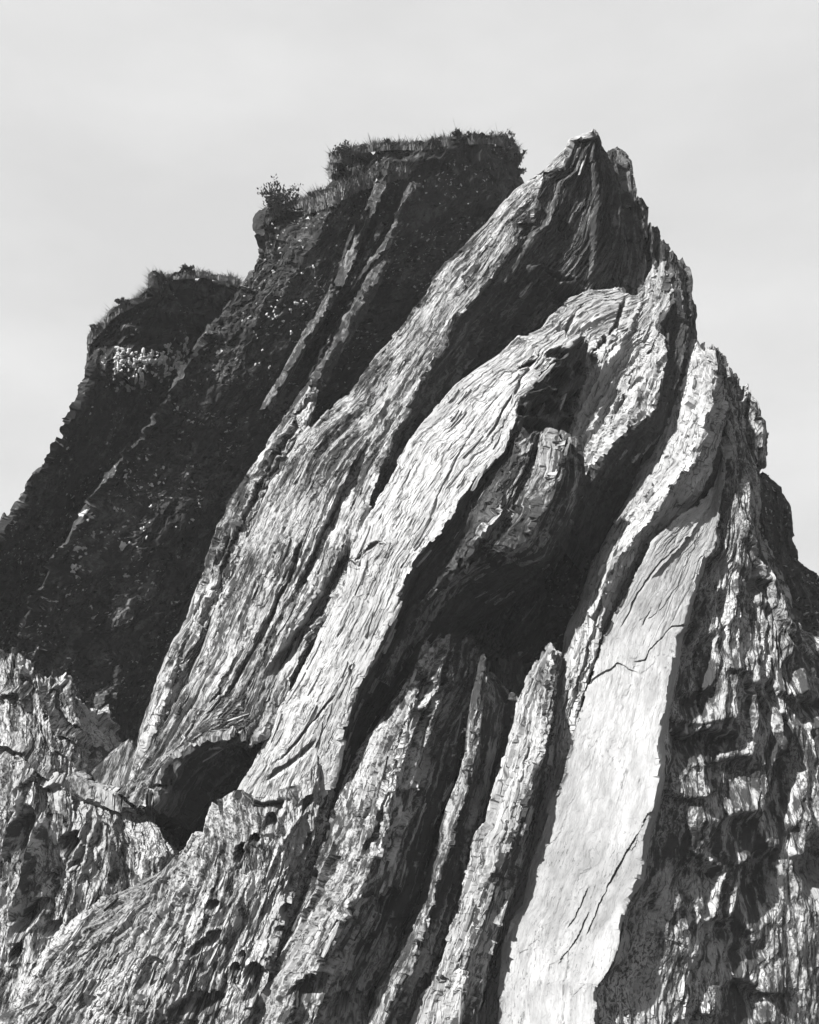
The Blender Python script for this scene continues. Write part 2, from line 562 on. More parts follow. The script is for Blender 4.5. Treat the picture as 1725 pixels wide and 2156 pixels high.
def mesh_of(name, vs, fs, mat, smooth=False):
    me = bpy.data.meshes.new(name)
    me.from_pydata([tuple(v) for v in vs], [], fs)
    me.materials.append(mat)
    if smooth:
        me.polygons.foreach_set('use_smooth', [True] * len(me.polygons))
    me.update()
    return me

# ------------------------------------------------------------------ thin scattering volume added to lift the blacks
hz = bpy.data.materials.new('black_lift_haze')
hz.use_nodes = True
hz.node_tree.nodes.clear()
ho = hz.node_tree.nodes.new('ShaderNodeOutputMaterial')
hv = hz.node_tree.nodes.new('ShaderNodeVolumePrincipled')
hv.inputs['Color'].default_value = (.95, .95, .95, 1)
hv.inputs['Density'].default_value = 0.0009
hz.node_tree.links.new(hv.outputs[0], ho.inputs['Volume'])
hb = [(x, y, z) for z in (-2.5, 19) for (x, y) in ((-30, -6), (30, -6), (30, 45), (-30, 45))]
haze = link(bpy.data.objects.new('haze', mesh_of('haze', hb, [(3, 2, 1, 0), (4, 5, 6, 7), (0, 1, 5, 4), (1, 2, 6, 5), (2, 3, 7, 6), (3, 0, 4, 7)], hz)))
haze['kind'] = 'stuff'
# ------------------------------------------------------------------ ground
gv = []; gf = []
G = 60
def gz(x, y):
    r = math.hypot(x, y - 12)
    return 0.25 * math.sin(x * .31 + 1.3) * math.sin(y * .27) * min(1, r / 10) - .25
coords = [-4000, -1500, -500, -200, -100, -60] + list(np.linspace(-40, 40, 41)) + [60, 100, 200, 500, 1500, 4000]
nc = len(coords)
for yy_ in coords:
    for xx_ in coords:
        gv.append((xx_, yy_ + 12, gz(xx_, yy_ + 12) if abs(xx_) < 50 and abs(yy_) < 50 else -.25))
for a_ in range(nc - 1):
    for b_ in range(nc - 1):
        gf.append((a_ * nc + b_, a_ * nc + b_ + 1, (a_ + 1) * nc + b_ + 1, (a_ + 1) * nc + b_))
ground = link(bpy.data.objects.new('ground', mesh_of('ground', gv, gf, M_GROUND, True)))
ground['kind'] = 'structure'

# ------------------------------------------------------------------ the slabs
# far things first
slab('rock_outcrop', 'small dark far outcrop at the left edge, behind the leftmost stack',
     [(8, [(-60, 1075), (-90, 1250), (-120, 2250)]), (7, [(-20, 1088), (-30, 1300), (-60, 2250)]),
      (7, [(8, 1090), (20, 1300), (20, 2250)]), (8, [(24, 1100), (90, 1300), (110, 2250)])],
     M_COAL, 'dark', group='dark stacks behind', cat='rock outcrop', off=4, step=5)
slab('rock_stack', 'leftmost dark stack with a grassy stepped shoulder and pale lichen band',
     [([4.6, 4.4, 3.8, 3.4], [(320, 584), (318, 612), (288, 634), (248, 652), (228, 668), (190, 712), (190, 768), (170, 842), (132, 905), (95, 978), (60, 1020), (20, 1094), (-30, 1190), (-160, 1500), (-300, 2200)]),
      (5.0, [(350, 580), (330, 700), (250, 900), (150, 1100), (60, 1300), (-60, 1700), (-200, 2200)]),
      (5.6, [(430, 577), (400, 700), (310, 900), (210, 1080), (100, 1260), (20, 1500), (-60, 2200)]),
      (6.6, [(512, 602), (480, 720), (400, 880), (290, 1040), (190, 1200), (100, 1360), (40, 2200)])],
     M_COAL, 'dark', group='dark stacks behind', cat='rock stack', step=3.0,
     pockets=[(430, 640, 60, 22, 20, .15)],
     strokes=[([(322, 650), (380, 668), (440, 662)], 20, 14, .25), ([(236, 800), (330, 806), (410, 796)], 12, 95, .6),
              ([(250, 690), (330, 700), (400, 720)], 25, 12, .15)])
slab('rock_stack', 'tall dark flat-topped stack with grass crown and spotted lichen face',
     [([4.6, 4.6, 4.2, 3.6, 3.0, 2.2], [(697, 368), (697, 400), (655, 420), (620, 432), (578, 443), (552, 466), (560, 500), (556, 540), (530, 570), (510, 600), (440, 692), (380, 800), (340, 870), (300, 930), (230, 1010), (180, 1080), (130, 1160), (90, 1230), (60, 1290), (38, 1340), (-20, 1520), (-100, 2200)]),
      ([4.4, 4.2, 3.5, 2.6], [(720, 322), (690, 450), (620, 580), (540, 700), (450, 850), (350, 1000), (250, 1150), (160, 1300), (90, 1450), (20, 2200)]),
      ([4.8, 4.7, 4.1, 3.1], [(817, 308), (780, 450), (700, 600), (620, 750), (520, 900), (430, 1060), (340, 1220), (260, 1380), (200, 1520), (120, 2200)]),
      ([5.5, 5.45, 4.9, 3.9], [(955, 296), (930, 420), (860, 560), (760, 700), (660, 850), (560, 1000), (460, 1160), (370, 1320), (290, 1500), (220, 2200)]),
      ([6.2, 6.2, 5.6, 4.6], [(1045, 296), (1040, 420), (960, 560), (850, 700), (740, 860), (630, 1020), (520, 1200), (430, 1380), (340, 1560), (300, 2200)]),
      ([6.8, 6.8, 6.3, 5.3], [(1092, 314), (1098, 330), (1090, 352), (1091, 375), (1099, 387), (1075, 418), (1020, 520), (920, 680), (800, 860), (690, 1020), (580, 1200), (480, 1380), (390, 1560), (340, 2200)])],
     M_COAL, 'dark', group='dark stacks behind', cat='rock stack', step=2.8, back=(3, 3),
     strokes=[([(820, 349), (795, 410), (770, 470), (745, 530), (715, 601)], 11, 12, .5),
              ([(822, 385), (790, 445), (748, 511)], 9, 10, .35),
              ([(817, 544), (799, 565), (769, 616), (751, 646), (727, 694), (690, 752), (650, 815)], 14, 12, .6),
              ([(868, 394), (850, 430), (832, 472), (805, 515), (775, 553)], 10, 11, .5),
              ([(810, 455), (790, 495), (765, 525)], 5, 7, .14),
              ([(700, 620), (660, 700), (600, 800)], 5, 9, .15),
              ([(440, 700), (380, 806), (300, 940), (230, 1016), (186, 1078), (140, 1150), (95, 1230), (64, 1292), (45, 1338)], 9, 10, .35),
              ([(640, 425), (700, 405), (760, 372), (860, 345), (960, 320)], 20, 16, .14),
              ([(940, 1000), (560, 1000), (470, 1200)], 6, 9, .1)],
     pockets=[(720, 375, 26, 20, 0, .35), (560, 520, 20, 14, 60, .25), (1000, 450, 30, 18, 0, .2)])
slab('rock_slab', 'thin streaked slab wedged between the dark stack and the long grey slab',
     [([2.6, 2.0, 1.6, 1.3], [(652, 812), (600, 885), (560, 950), (510, 1020), (480, 1080), (455, 1130), (437, 1200), (420, 1250), (400, 1310), (372, 1350), (352, 1400), (336, 1450), (318, 1510), (300, 1580), (270, 1640), (240, 1800)]),
      ([2.3, 1.7, 1.2, 1.0], [(656, 822), (616, 900), (572, 965), (532, 1035), (500, 1095), (472, 1150), (452, 1215), (432, 1270), (410, 1330), (385, 1380), (360, 1430), (340, 1490), (318, 1560), (295, 1620), (262, 1810)]),
      ([2.3, 1.75, 1.3, 1.1], [(660, 828), (632, 910), (592, 975), (552, 1045), (520, 1105), (492, 1160), (470, 1225), (446, 1280), (424, 1345), (397, 1400), (370, 1460), (346, 1530), (316, 1600), (270, 1820)]),
      ([2.4, 1.9, 1.5, 1.3], [(664, 834), (650, 920), (610, 990), (570, 1060), (540, 1130), (510, 1190), (480, 1260), (450, 1340), (420, 1410), (380, 1490), (340, 1580), (300, 1830)])],
     M_MID, 'strand', back=(1.5, 1.0), cat='rock slab',
     strokes=[([(690, 800), (600, 930), (540, 1040), (480, 1160), (440, 1260)], 4, 6, -.14), ([(500, 1080), (455, 1200), (400, 1340), (350, 1460)], 4, 6, -.16), ([(640, 900), (560, 1020)], 4, 5, -.12), ([(520, 1000), (505, 1065), (470, 1110)], 5, 10, .1)])
# the long grey slab with the summit
S2L = [(1237, 281), (1207, 286), (1162, 331), (1127, 366), (1097, 391), (1062, 429), (1027, 471), (987, 511), (942, 551), (907, 606), (862, 671), (830, 710), (780, 770), (740, 825), (700, 858), (650, 905), (610, 960), (575, 1020), (540, 1090), (515, 1150), (490, 1220), (460, 1290), (435, 1350), (400, 1430), (370, 1500), (330, 1570), (290, 1640), (262, 1674), (258, 1682)]
S2M = [(1238, 283), (1190, 335), (1150, 375), (1110, 425), (1065, 470), (1020, 530), (975, 590), (930, 650), (890, 710), (840, 770), (795, 830), (760, 880), (715, 930), (680, 980), (640, 1050), (610, 1110), (580, 1180), (550, 1250), (520, 1320), (490, 1390), (450, 1460), (400, 1540), (350, 1610), (300, 1670), (288, 1698)]
S2R = [(1240, 284), (1207, 305), (1187, 351), (1147, 366), (1132, 411), (1117, 461), (1092, 471), (1082, 506), (1062, 541), (1027, 591), (997, 631), (962, 671), (937, 731), (892, 790), (870, 850), (830, 905), (810, 960), (790, 1020), (770, 1080), (745, 1160), (730, 1230), (700, 1290), (650, 1350), (620, 1420), (590, 1480), (560, 1548), (440, 1552), (372, 1592), (335, 1640), (328, 1680), (316, 1690)]
slab('rock_slab', 'long grey slab rising from the black hollow to the highest pointed summit',
     [([2.6, 2.6, 2.3, 1.55, 1.05, .65], S2L), ([2.35, 2.2, 1.85, 1.15, .7, .4], S2M),
      ([2.2, 2.1, 1.6, .95, .55, .4, .5], S2R),
      ([2.3, 2.6, 3.2, 2.6, 2.2, 2.0], [(1244, 283), (1230, 400), (1190, 520), (1130, 620), (1060, 720), (980, 820), (920, 920), (880, 1020), (850, 1120), (810, 1220), (760, 1320), (700, 1420), (640, 1520), (560, 1600), (480, 1680), (420, 1760)]),
      ([2.35, 2.95, 3.8, 3.2, 2.8], [(1252, 290), (1290, 400), (1290, 520), (1270, 640), (1230, 760), (1150, 900), (1060, 1040), (980, 1180), (880, 1340), (760, 1500), (640, 1640), (560, 1760)]),
      ([2.6, 3.5, 4.2, 3.8], [(1258, 300), (1282, 335), (1300, 400), (1312, 470), (1338, 530), (1368, 590), (1405, 650), (1428, 740), (1425, 850), (1380, 980), (1260, 1150), (1100, 1360), (900, 1560), (700, 1760)])],
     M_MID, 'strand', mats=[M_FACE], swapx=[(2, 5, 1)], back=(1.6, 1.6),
     pockets=[(1170, 600, 46, 26, 25, .45), (1210, 640, 60, 30, 25, .5), (1190, 480, 26, 14, 60, .16), (1110, 480, 12, 22, 30, .12)],
     strokes=[([(1112, 561), (1130, 572), (1162, 588), (1200, 601), (1220, 612)], 30, 7, .5),
              ([(1240, 300), (1250, 420), (1245, 520), (1238, 600)], 8, 18, .2),
              ([(600, 960), (540, 1080), (470, 1250), (400, 1420)], 5, 7, -.12),
              ([(760, 960), (690, 1110), (630, 1240)], 8, 22, -.3), ([(700, 1330), (640, 1420), (600, 1500)], 8, 26, -.35),
              ([(740, 1150), (660, 1290), (560, 1440)], 14, 36, -.42),
              ([(640, 1130), (600, 1230), (545, 1340), (480, 1460)], 6, 14, -.2),
              ([(370, 1590), (340, 1650), (300, 1676)], 5, 5, -.1),
              ([(820, 820), (760, 950), (720, 1050)], 10, 8, .12)])
# columns that make the stepped right skyline of the summit
pin = [
    ('second column right of the summit, rounded and dark', [(1262, 322), (1300, 317)], [(1322, 345), (1330, 425)], 700, 3.0),
    ('third dark column down the right skyline', [(1328, 428), (1345, 421)], [(1360, 440), (1362, 500)], 720, 3.2),
    ('narrow fourth column below the notch of the right skyline', [(1362, 482), (1372, 476)], [(1381, 488), (1384, 540)], 760, 3.3),
    ('small rounded fifth knob on the right skyline', [(1380, 516), (1392, 512)], [(1403, 520), (1404, 560)], 780, 3.4),
    ('lowest dark column on the right skyline behind the curved slab', [(1398, 545), (1425, 540)], [(1446, 575), (1462, 650)], 900, 3.5),
]
for lab, top, side, yb, o_ in pin:
    (x0, y0), (x1, y1) = top
    (x2, y2), (x3, y3) = side
    slab('rock_pinnacle', lab,
         [([o_ + .5, o_ + .6], [(x0, y0), (x0 - 4, y0 + 60), (x0 - 14, yb)]),
          ([o_, o_ + .1], [((x0 + x1) / 2, y0 - 3), (x0 + 6, y0 + 70), (x0 - 2, yb + 20)]),
          ([o_ - .05, o_], [(x1, y1), ((x1 + x2) / 2, y2 + 40), ((x1 + x3) / 2 - 3, yb + 20)]),
          ([o_ + .35, o_ + .3], [(x1 + 4, y1 + 4), (x2, y2), (x3, y3), (x3 + 6, (y3 + yb) / 2), (x3 + 8, yb)])],
         M_FACE, 'strand', back=(.5, .5), group='dark columns on the right skyline', cat='rock pinnacle', seed=int(y0))
# the curved slab under the columns
slab('rock_slab', 'short curved bright slab below the dark columns with a pointed tip',
     [([2.6, 2.3, 2.2, 2.2], [(1376, 570), (1345, 622), (1318, 632), (1298, 603), (1240, 607), (1190, 630), (1150, 664), (1128, 700), (1110, 800), (1100, 960), (1090, 1060)]),
      ([2.3, 1.9, 1.7, 1.9], [(1385, 562), (1365, 640), (1335, 680), (1300, 690), (1262, 720), (1240, 780), (1215, 850), (1195, 930), (1175, 990), (1150, 1060)]),
      ([2.1, 1.7, 1.3, 1.5], [(1393, 559), (1385, 640), (1365, 710), (1340, 770), (1310, 830), (1275, 880), (1240, 930), (1215, 990), (1190, 1040), (1180, 1080)]),
      ([2.1, 1.5, 1.0, 1.3], [(1400, 562), (1413, 575), (1402, 641), (1388, 682), (1398, 730), (1398, 771), (1391, 808), (1370, 877), (1328, 902), (1288, 937), (1243, 992), (1221, 1028), (1195, 1080)]),
      ([2.3, 2.0, 2.2, 2.6], [(1404, 566), (1422, 620), (1440, 720), (1440, 800), (1420, 900), (1390, 980), (1340, 1060), (1290, 1130), (1240, 1200)])],
     M_PALE, 'strand', back=(1.0, .6), mats=[M_SHADE], swapx=[(3, 4, 1)],
     strokes=[([(1319, 632), (1295, 680), (1262, 745), (1235, 800)], 6, 9, -.2), ([(1225, 640), (1190, 700), (1160, 760)], 5, 8, -.14), ([(1390, 700), (1340, 790), (1300, 860)], 6, 14, -.16),
              ([(1350, 640), (1300, 740), (1262, 800)], 8, 12, .12), ([(1390, 800), (1380, 860), (1345, 895)], 5, 5, .06)],
     pockets=[(1300, 855, 34, 10, -50, .14), (1345, 815, 26, 8, -45, .12)])
# central bright slab
S3L = [(1152, 690), (1107, 711), (1087, 711), (1052, 746), (1002, 781), (962, 811), (927, 851), (887, 896), (862, 928), (830, 985), (804, 1035), (768, 1096), (746, 1143), (732, 1175), (728, 1215), (696, 1280), (674, 1323), (656, 1366), (617, 1438), (584, 1496), (570, 1539), (552, 1571), (500, 1668), (480, 1740)]
S3R = [(1215, 715), (1180, 745), (1140, 790), (1112, 816), (1092, 841), (1082, 891), (1057, 951), (1012, 991), (972, 1051), (965, 1060), (933, 1118), (894, 1161), (869, 1190), (836, 1265), (804, 1345), (782, 1377), (757, 1435), (740, 1485), (721, 1539), (710, 1593), (700, 1640), (660, 1720)]
slab('rock_slab', 'broad brightest slab in the middle, honeycombed with holes near its top',
     [([1.2, .55, .35, .25, .6], S3L),
      ([1.1, .35, .1, .0, .5], [(1180, 690), (1120, 745), (1050, 800), (990, 860), (930, 930), (880, 1010), (830, 1090), (790, 1170), (755, 1260), (715, 1340), (680, 1410), (640, 1490), (600, 1580), (570, 1650), (550, 1740)]),
      ([1.0, .25, .0, -.25, .25], S3R),
      ([1.2, .8, .75, .7, .5], [(1225, 718), (1200, 780), (1165, 850), (1125, 930), (1080, 1010), (1020, 1090), (960, 1160), (905, 1220), (870, 1290), (830, 1370), (790, 1440), (750, 1510), (722, 1600), (705, 1650), (680, 1730)]),
      ([1.6, 1.8, 2.2, 2.2, 1.0], [(1240, 725), (1235, 800), (1225, 880), (1190, 980), (1140, 1080), (1060, 1180), (960, 1300), (880, 1400), (800, 1500), (740, 1600), (710, 1720)])],
     M_PALE, 'pale', back=(1.2, .8), mats=[M_SHADE], swapx=[(2, 4, 1)],
     pockets=[(1112, 762, 26, 12, -30, .25), (1170, 745, 20, 14, -30, .28), (1140, 860, 34, 20, -20, .4), (1178, 800, 28, 22, -40, .4),
              (1205, 850, 24, 30, 20, .4), (1125, 905, 34, 26, 10, .45), (1190, 905, 22, 28, 0, .45), (1098, 868, 18, 10, 0, .2),
              (1160, 960, 26, 18, 0, .35), (1215, 780, 14, 20, 0, .25), (1085, 930, 14, 20, 30, .2),
              (770, 1158, 30, 5, -40, .16), (740, 1183, 16, 6, 20, .15), (740, 1405, 10, 6, -60, .14)],
     strokes=[([(1140, 735), (1080, 830), (1030, 920)], 4, 6, -.1), ([(700, 1465), (672, 1500), (640, 1545), (590, 1600)], 3, 5, -.1),
              ([(665, 1560), (620, 1600), (560, 1645)], 6, 10, -.12), ([(1000, 900), (940, 1010), (905, 1090)], 3, 4, -.05),
              ([(1110, 830), (1150, 820), (1185, 830), (1220, 800)], 5, 5, .12)])
# the lower layer under its right edge
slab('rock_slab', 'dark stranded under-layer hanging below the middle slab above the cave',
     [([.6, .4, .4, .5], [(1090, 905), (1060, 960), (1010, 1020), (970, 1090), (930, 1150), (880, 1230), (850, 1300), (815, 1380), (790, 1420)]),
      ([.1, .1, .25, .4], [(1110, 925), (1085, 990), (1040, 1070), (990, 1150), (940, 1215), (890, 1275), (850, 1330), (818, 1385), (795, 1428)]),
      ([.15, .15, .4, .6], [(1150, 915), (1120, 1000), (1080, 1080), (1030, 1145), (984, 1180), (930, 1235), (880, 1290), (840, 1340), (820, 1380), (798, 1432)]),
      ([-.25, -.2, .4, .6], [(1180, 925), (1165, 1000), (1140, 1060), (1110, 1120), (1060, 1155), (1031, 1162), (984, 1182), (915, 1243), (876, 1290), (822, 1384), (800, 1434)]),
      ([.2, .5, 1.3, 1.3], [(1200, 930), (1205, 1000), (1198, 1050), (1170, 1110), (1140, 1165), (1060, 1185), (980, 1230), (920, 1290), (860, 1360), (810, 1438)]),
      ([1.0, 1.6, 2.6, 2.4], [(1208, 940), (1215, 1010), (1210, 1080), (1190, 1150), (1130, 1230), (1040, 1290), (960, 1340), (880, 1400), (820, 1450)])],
     M_FLANK, 'strand', back=(.6, .6), mats=[M_SHADE], swapx=[(0, 1, 1), (4, 5, 1)],
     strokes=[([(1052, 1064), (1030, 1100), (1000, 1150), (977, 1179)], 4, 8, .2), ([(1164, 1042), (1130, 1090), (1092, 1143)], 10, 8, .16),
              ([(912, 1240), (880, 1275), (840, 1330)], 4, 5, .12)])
# cave back wall, its deep shade put into the near-black stone
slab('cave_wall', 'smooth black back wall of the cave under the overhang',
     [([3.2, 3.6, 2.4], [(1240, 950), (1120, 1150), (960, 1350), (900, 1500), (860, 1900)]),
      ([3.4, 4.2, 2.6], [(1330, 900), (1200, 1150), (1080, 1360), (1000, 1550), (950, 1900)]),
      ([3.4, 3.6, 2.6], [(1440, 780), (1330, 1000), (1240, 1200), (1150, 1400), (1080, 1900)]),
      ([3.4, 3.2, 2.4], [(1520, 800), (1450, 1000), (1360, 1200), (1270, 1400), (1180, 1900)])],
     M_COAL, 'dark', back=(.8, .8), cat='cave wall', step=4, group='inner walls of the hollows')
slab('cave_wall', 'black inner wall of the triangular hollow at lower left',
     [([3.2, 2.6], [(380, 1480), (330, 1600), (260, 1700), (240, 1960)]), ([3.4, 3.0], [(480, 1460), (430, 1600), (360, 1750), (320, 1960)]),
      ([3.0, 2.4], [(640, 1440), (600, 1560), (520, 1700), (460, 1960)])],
     M_COAL, 'dark', back=(.8, .8), cat='cave wall', step=4, group='inner walls of the hollows')  # the hollow's shade is likewise put into the stone colour
# slab right of the cave
S4R = [(1484, 733), (1502, 736), (1507, 771), (1512, 792), (1502, 840), (1490, 872), (1480, 920), (1455, 965), (1430, 1005), (1400, 1040), (1370, 1090), (1334, 1125), (1306, 1179), (1284, 1237), (1259, 1348), (1252, 1381), (1237, 1424), (1212, 1499), (1194, 1575), (1176, 1640), (1140, 1750), (1110, 1850), (1080, 1920), (1062, 2000), (1050, 2060), (1045, 2160), (1010, 2340)]
slab('rock_slab', 'tall narrow slab right of the cave, its left side fading into shade',
     [([2.4, 1.9, 1.6, 1.0, .6, .5], [(1466, 722), (1440, 780), (1410, 860), (1370, 960), (1320, 1060), (1270, 1150), (1230, 1240), (1190, 1330), (1168, 1420), (1150, 1520), (1120, 1640), (1080, 1760), (1040, 1900), (1000, 2040), (980, 2160), (940, 2340)]),
      ([2.0, 1.1, .8, .6, .55, .5], [(1470, 731), (1452, 800), (1430, 890), (1395, 980), (1350, 1060), (1310, 1120), (1275, 1190), (1235, 1290), (1205, 1380), (1180, 1480), (1150, 1600), (1115, 1720), (1080, 1840), (1035, 1950), (1015, 2060), (1000, 2160), (965, 2340)]),
      ([1.9, .7, .5, .6, .6, .5], S4R),
      ([2.1, 1.5, 1.3, .9, .7, .6], [(1504, 740), (1520, 800), (1520, 880), (1505, 960), (1470, 1030), (1420, 1085), (1375, 1135), (1335, 1200), (1295, 1290), (1265, 1360), (1240, 1430), (1222, 1500), (1200, 1570), (1178, 1650), (1145, 1750), (1115, 1850), (1085, 1930), (1066, 2010), (1055, 2080), (1050, 2170), (1020, 2340)]),
      ([2.5, 2.6, 2.3, 1.8, 1.4, 1.2], [(1508, 745), (1545, 860), (1550, 960), (1500, 1060), (1430, 1130), (1380, 1200), (1330, 1300), (1290, 1400), (1260, 1500), (1220, 1620), (1180, 1760), (1130, 1900), (1100, 2040), (1080, 2160), (1060, 2340)])],
     M_PALE, 'strand', back=(2.2, .8), mats=[M_MID, M_SHADE], swapx=[(3, 4, 2)],
     strokes=[([(1320, 1071), (1290, 1180), (1262, 1270), (1225, 1360), (1200, 1470)], 5, 10, .15), ([(1240, 1300), (1200, 1450), (1160, 1600), (1120, 1740), (1060, 1900)], 4, 5, -.12),
              ([(1475, 800), (1440, 930), (1380, 1040)], 6, 6, -.05)])
# the big smooth slab, lower right
S5R = [(1528, 985), (1518, 1035), (1507, 1107), (1504, 1154), (1482, 1179), (1468, 1215), (1450, 1265), (1439, 1316), (1421, 1341), (1417, 1395), (1406, 1460), (1392, 1517), (1385, 1561), (1392, 1611), (1387, 1645), (1379, 1684), (1370, 1720), (1356, 1774), (1349, 1853), (1320, 1897), (1306, 1947), (1302, 1983), (1280, 2044), (1255, 2069), (1250, 2156), (1235, 2340)]
slab('rock_slab', 'wide smooth pale slab at lower right, split by one long diagonal crack',
     [([1.8, .6, .35, .25, .2, .15], [(1515, 965), (1505, 1020), (1493, 1046), (1428, 1089), (1378, 1139), (1338, 1208), (1291, 1287), (1262, 1352), (1241, 1431), (1223, 1496), (1198, 1550), (1183, 1611), (1171, 1652), (1135, 1756), (1114, 1821), (1096, 1904), (1070, 1936), (1056, 1990), (1052, 2037), (1045, 2156), (1020, 2340)]),
      ([1.7, .55, .15, -.05, -.15, -.2], [(1520, 970), (1500, 1070), (1450, 1130), (1415, 1190), (1380, 1270), (1345, 1350), (1325, 1430), (1305, 1510), (1290, 1590), (1270, 1680), (1245, 1770), (1225, 1850), (1200, 1930), (1175, 2000), (1155, 2070), (1150, 2160), (1130, 2340)]),
      ([1.5, .6, -.0, -.35, -.5, -.55], S5R),
      ([3.1, 2.3, 1.6, 1.0, .8, .7], [(1540, 985), (1545, 1060), (1535, 1130), (1510, 1200), (1490, 1270), (1470, 1340), (1455, 1420), (1440, 1500), (1430, 1580), (1425, 1660), (1410, 1740), (1395, 1820), (1375, 1900), (1355, 1980), (1330, 2060), (1310, 2150), (1300, 2340)])],
     M_SMOOTH, 'smooth', back=(1.2, 1.4),
     strokes=[([(1448, 1316), (1415, 1322), (1390, 1345), (1365, 1372), (1358, 1390), (1340, 1398)], 2.6, 2.6, -.09),
              ([(1374, 1714), (1340, 1762), (1320, 1798), (1300, 1835), (1282, 1870)], 5, 5, -.2),
              ([(1282, 1870), (1262, 1905), (1248, 1940), (1235, 1966)], 2.6, 2.6, -.12),
              ([(1240, 1920), (1222, 1960), (1200, 2002), (1176, 2030)], 2.6, 2.6, -.1),
              ([(1240, 1870), (1225, 1905), (1200, 1955)], 2.6, 2.6, -.09),
              ([(1357, 1740), (1335, 1790), (1318, 1800)], 2.4, 2.4, -.07),
              ([(1425, 1150), (1380, 1200), (1340, 1260), (1310, 1320)], 3, 4, -.06), ([(1470, 1090), (1420, 1160), (1370, 1220)], 3, 5, .06),
              ([(1378, 1285), (1368, 1300), (1360, 1318)], 2.5, 2.5, -.05),
              ([(1345, 1420), (1300, 1400), (1262, 1420), (1236, 1440)], 3, 12, -.05)])
# the weathered right flank
slab('rock_buttress', 'rough pitted end face filling the right side, with large scooped hollows',
     [([1.8, 1.2, .5, -.08, -.42, -.52], [(1508, 775), (1515, 850), (1522, 930), (1524, 1035), (1512, 1107), (1505, 1154), (1482, 1182), (1466, 1220), (1447, 1270), (1435, 1320), (1421, 1350), (1414, 1400), (1402, 1460), (1389, 1520), (1383, 1565), (1386, 1615), (1377, 1684), (1368, 1722), (1352, 1776), (1340, 1855), (1318, 1900), (1300, 1950), (1296, 1985), (1276, 2046), (1250, 2071), (1246, 2156), (1230, 2340)]),
      ([2.0, 1.5, 1.0, .5, .3, .2], [(1527, 791), (1545, 860), (1560, 960), (1560, 1050), (1560, 1150), (1545, 1260), (1530, 1380), (1515, 1500), (1500, 1620), (1485, 1740), (1460, 1860), (1440, 1980), (1425, 2080), (1415, 2170), (1405, 2340)]),
      ([2.3, 2.0, 1.6, 1.05, .9, .8], [(1545, 808), (1572, 860), (1580, 960), (1590, 1060), (1600, 1160), (1610, 1280), (1610, 1400), (1605, 1520), (1595, 1640), (1590, 1760), (1580, 1880), (1570, 1990), (1560, 2080), (1555, 2170), (1550, 2340)]),
      ([2.9, 2.8, 2.4, 1.7, 1.45, 1.35], [(1562, 826), (1582, 856), (1584, 882), (1596, 902), (1598, 942), (1592, 988), (1583, 1040), (1586, 1100), (1600, 1140), (1622, 1168), (1640, 1220), (1650, 1290), (1662, 1400), (1672, 1520), (1680, 1640), (1685, 1760), (1690, 1880), (1695, 2000), (1700, 2170), (1700, 2340)]),
      ([3.4, 3.4, 3.1, 2.7, 2.4, 2.3], [(1564, 830), (1588, 858), (1590, 882), (1602, 902), (1602, 942), (1595, 988), (1590, 1082), (1596, 1122), (1628, 1168), (1648, 1204), (1668, 1301), (1690, 1319), (1728, 1336), (1790, 1380), (1850, 1500), (1880, 1700), (1900, 2000), (1900, 2340)])],
     M_END, 'flank', back=(1.0, 2.0), cat='rock buttress', group='right flank', step=2.3,
     pockets=[(1425, 1580, 36, 50, 10, .45), (1490, 1570, 60, 40, 0, .38), (1530, 1640, 70, 60, 15, .34), (1540, 1760, 80, 60, 0, .3), (1490, 1690, 40, 30, 20, .2),
              (1465, 1480, 50, 34, 0, .2), (1450, 1860, 60, 80, 0, .3), (1520, 1980, 90, 60, 20, .3), (1640, 1660, 40, 110, 12, .42), (1600, 1850, 55, 90, 5, .4),
              (1660, 1420, 26, 44, 0, .25), (1590, 1235, 30, 20, 0, .2), (1520, 1275, 26, 40, 10, .22), (1480, 1390, 26, 70, 18, .24), (1600, 1480, 34, 60, -10, .28),
              (1700, 1500, 40, 34, 0, .3), (1560, 2110, 70, 50, 0, .25), (1705, 1820, 34, 90, 0, .35), (1535, 1050, 12, 26, 0, .12), (1640, 1530, 18, 26, 0, .2)],
     strokes=[([(1545, 1040), (1570, 1130), (1600, 1200), (1640, 1300), (1700, 1380)], 10, 22, .25),
              ([(1530, 830), (1536, 930), (1532, 1010)], 4, 5, -.2), ([(1480, 1320), (1475, 1430), (1480, 1560)], 3, 4, -.12),
              ([(1395, 1530), (1390, 1600), (1385, 1640)], 6, 6, .1), ([(1580, 1420), (1625, 1520), (1650, 1620)], 14, 14, .22),
              ([(1395, 1640), (1440, 1668), (1500, 1662), (1545, 1650)], 24, 55, 0.17), ([(1440, 1700), (1480, 1760), (1530, 1798), (1592, 1795)], 24, 104.5, 0.23),
              ([(1420, 1505), (1480, 1512), (1540, 1500)], 19.2, 55, 0.14), ([(1440, 1990), (1520, 2012), (1580, 1985)], 24, 93.5, 0.20), ([(1470, 2115), (1560, 2130)], 24, 66, 0.17),
              ([(1620, 1445), (1660, 1455), (1700, 1440)], 24, 55, 0.17), ([(1585, 1262), (1625, 1278)], 14.4, 33, 0.11), ([(1410, 1900), (1470, 1905)], 19.2, 55, 0.14),
              ([(1660, 1785), (1715, 1790)], 19.2, 66, 0.17), ([(1490, 1290), (1540, 1300)], 19.2, 44, 0.11), ([(1640, 1350), (1690, 1370)], 19.2, 44, 0.12), ([(1600, 2070), (1660, 2080)], 19.2, 66, 0.17),
              ([(1540, 1180), (1580, 1200)], 19.2, 39.6, 0.11), ([(1520, 1400), (1580, 1410)], 19.2, 48.4, 0.12), ([(1600, 1640), (1650, 1720), (1690, 1740)], 19.2, 55, 0.14)])
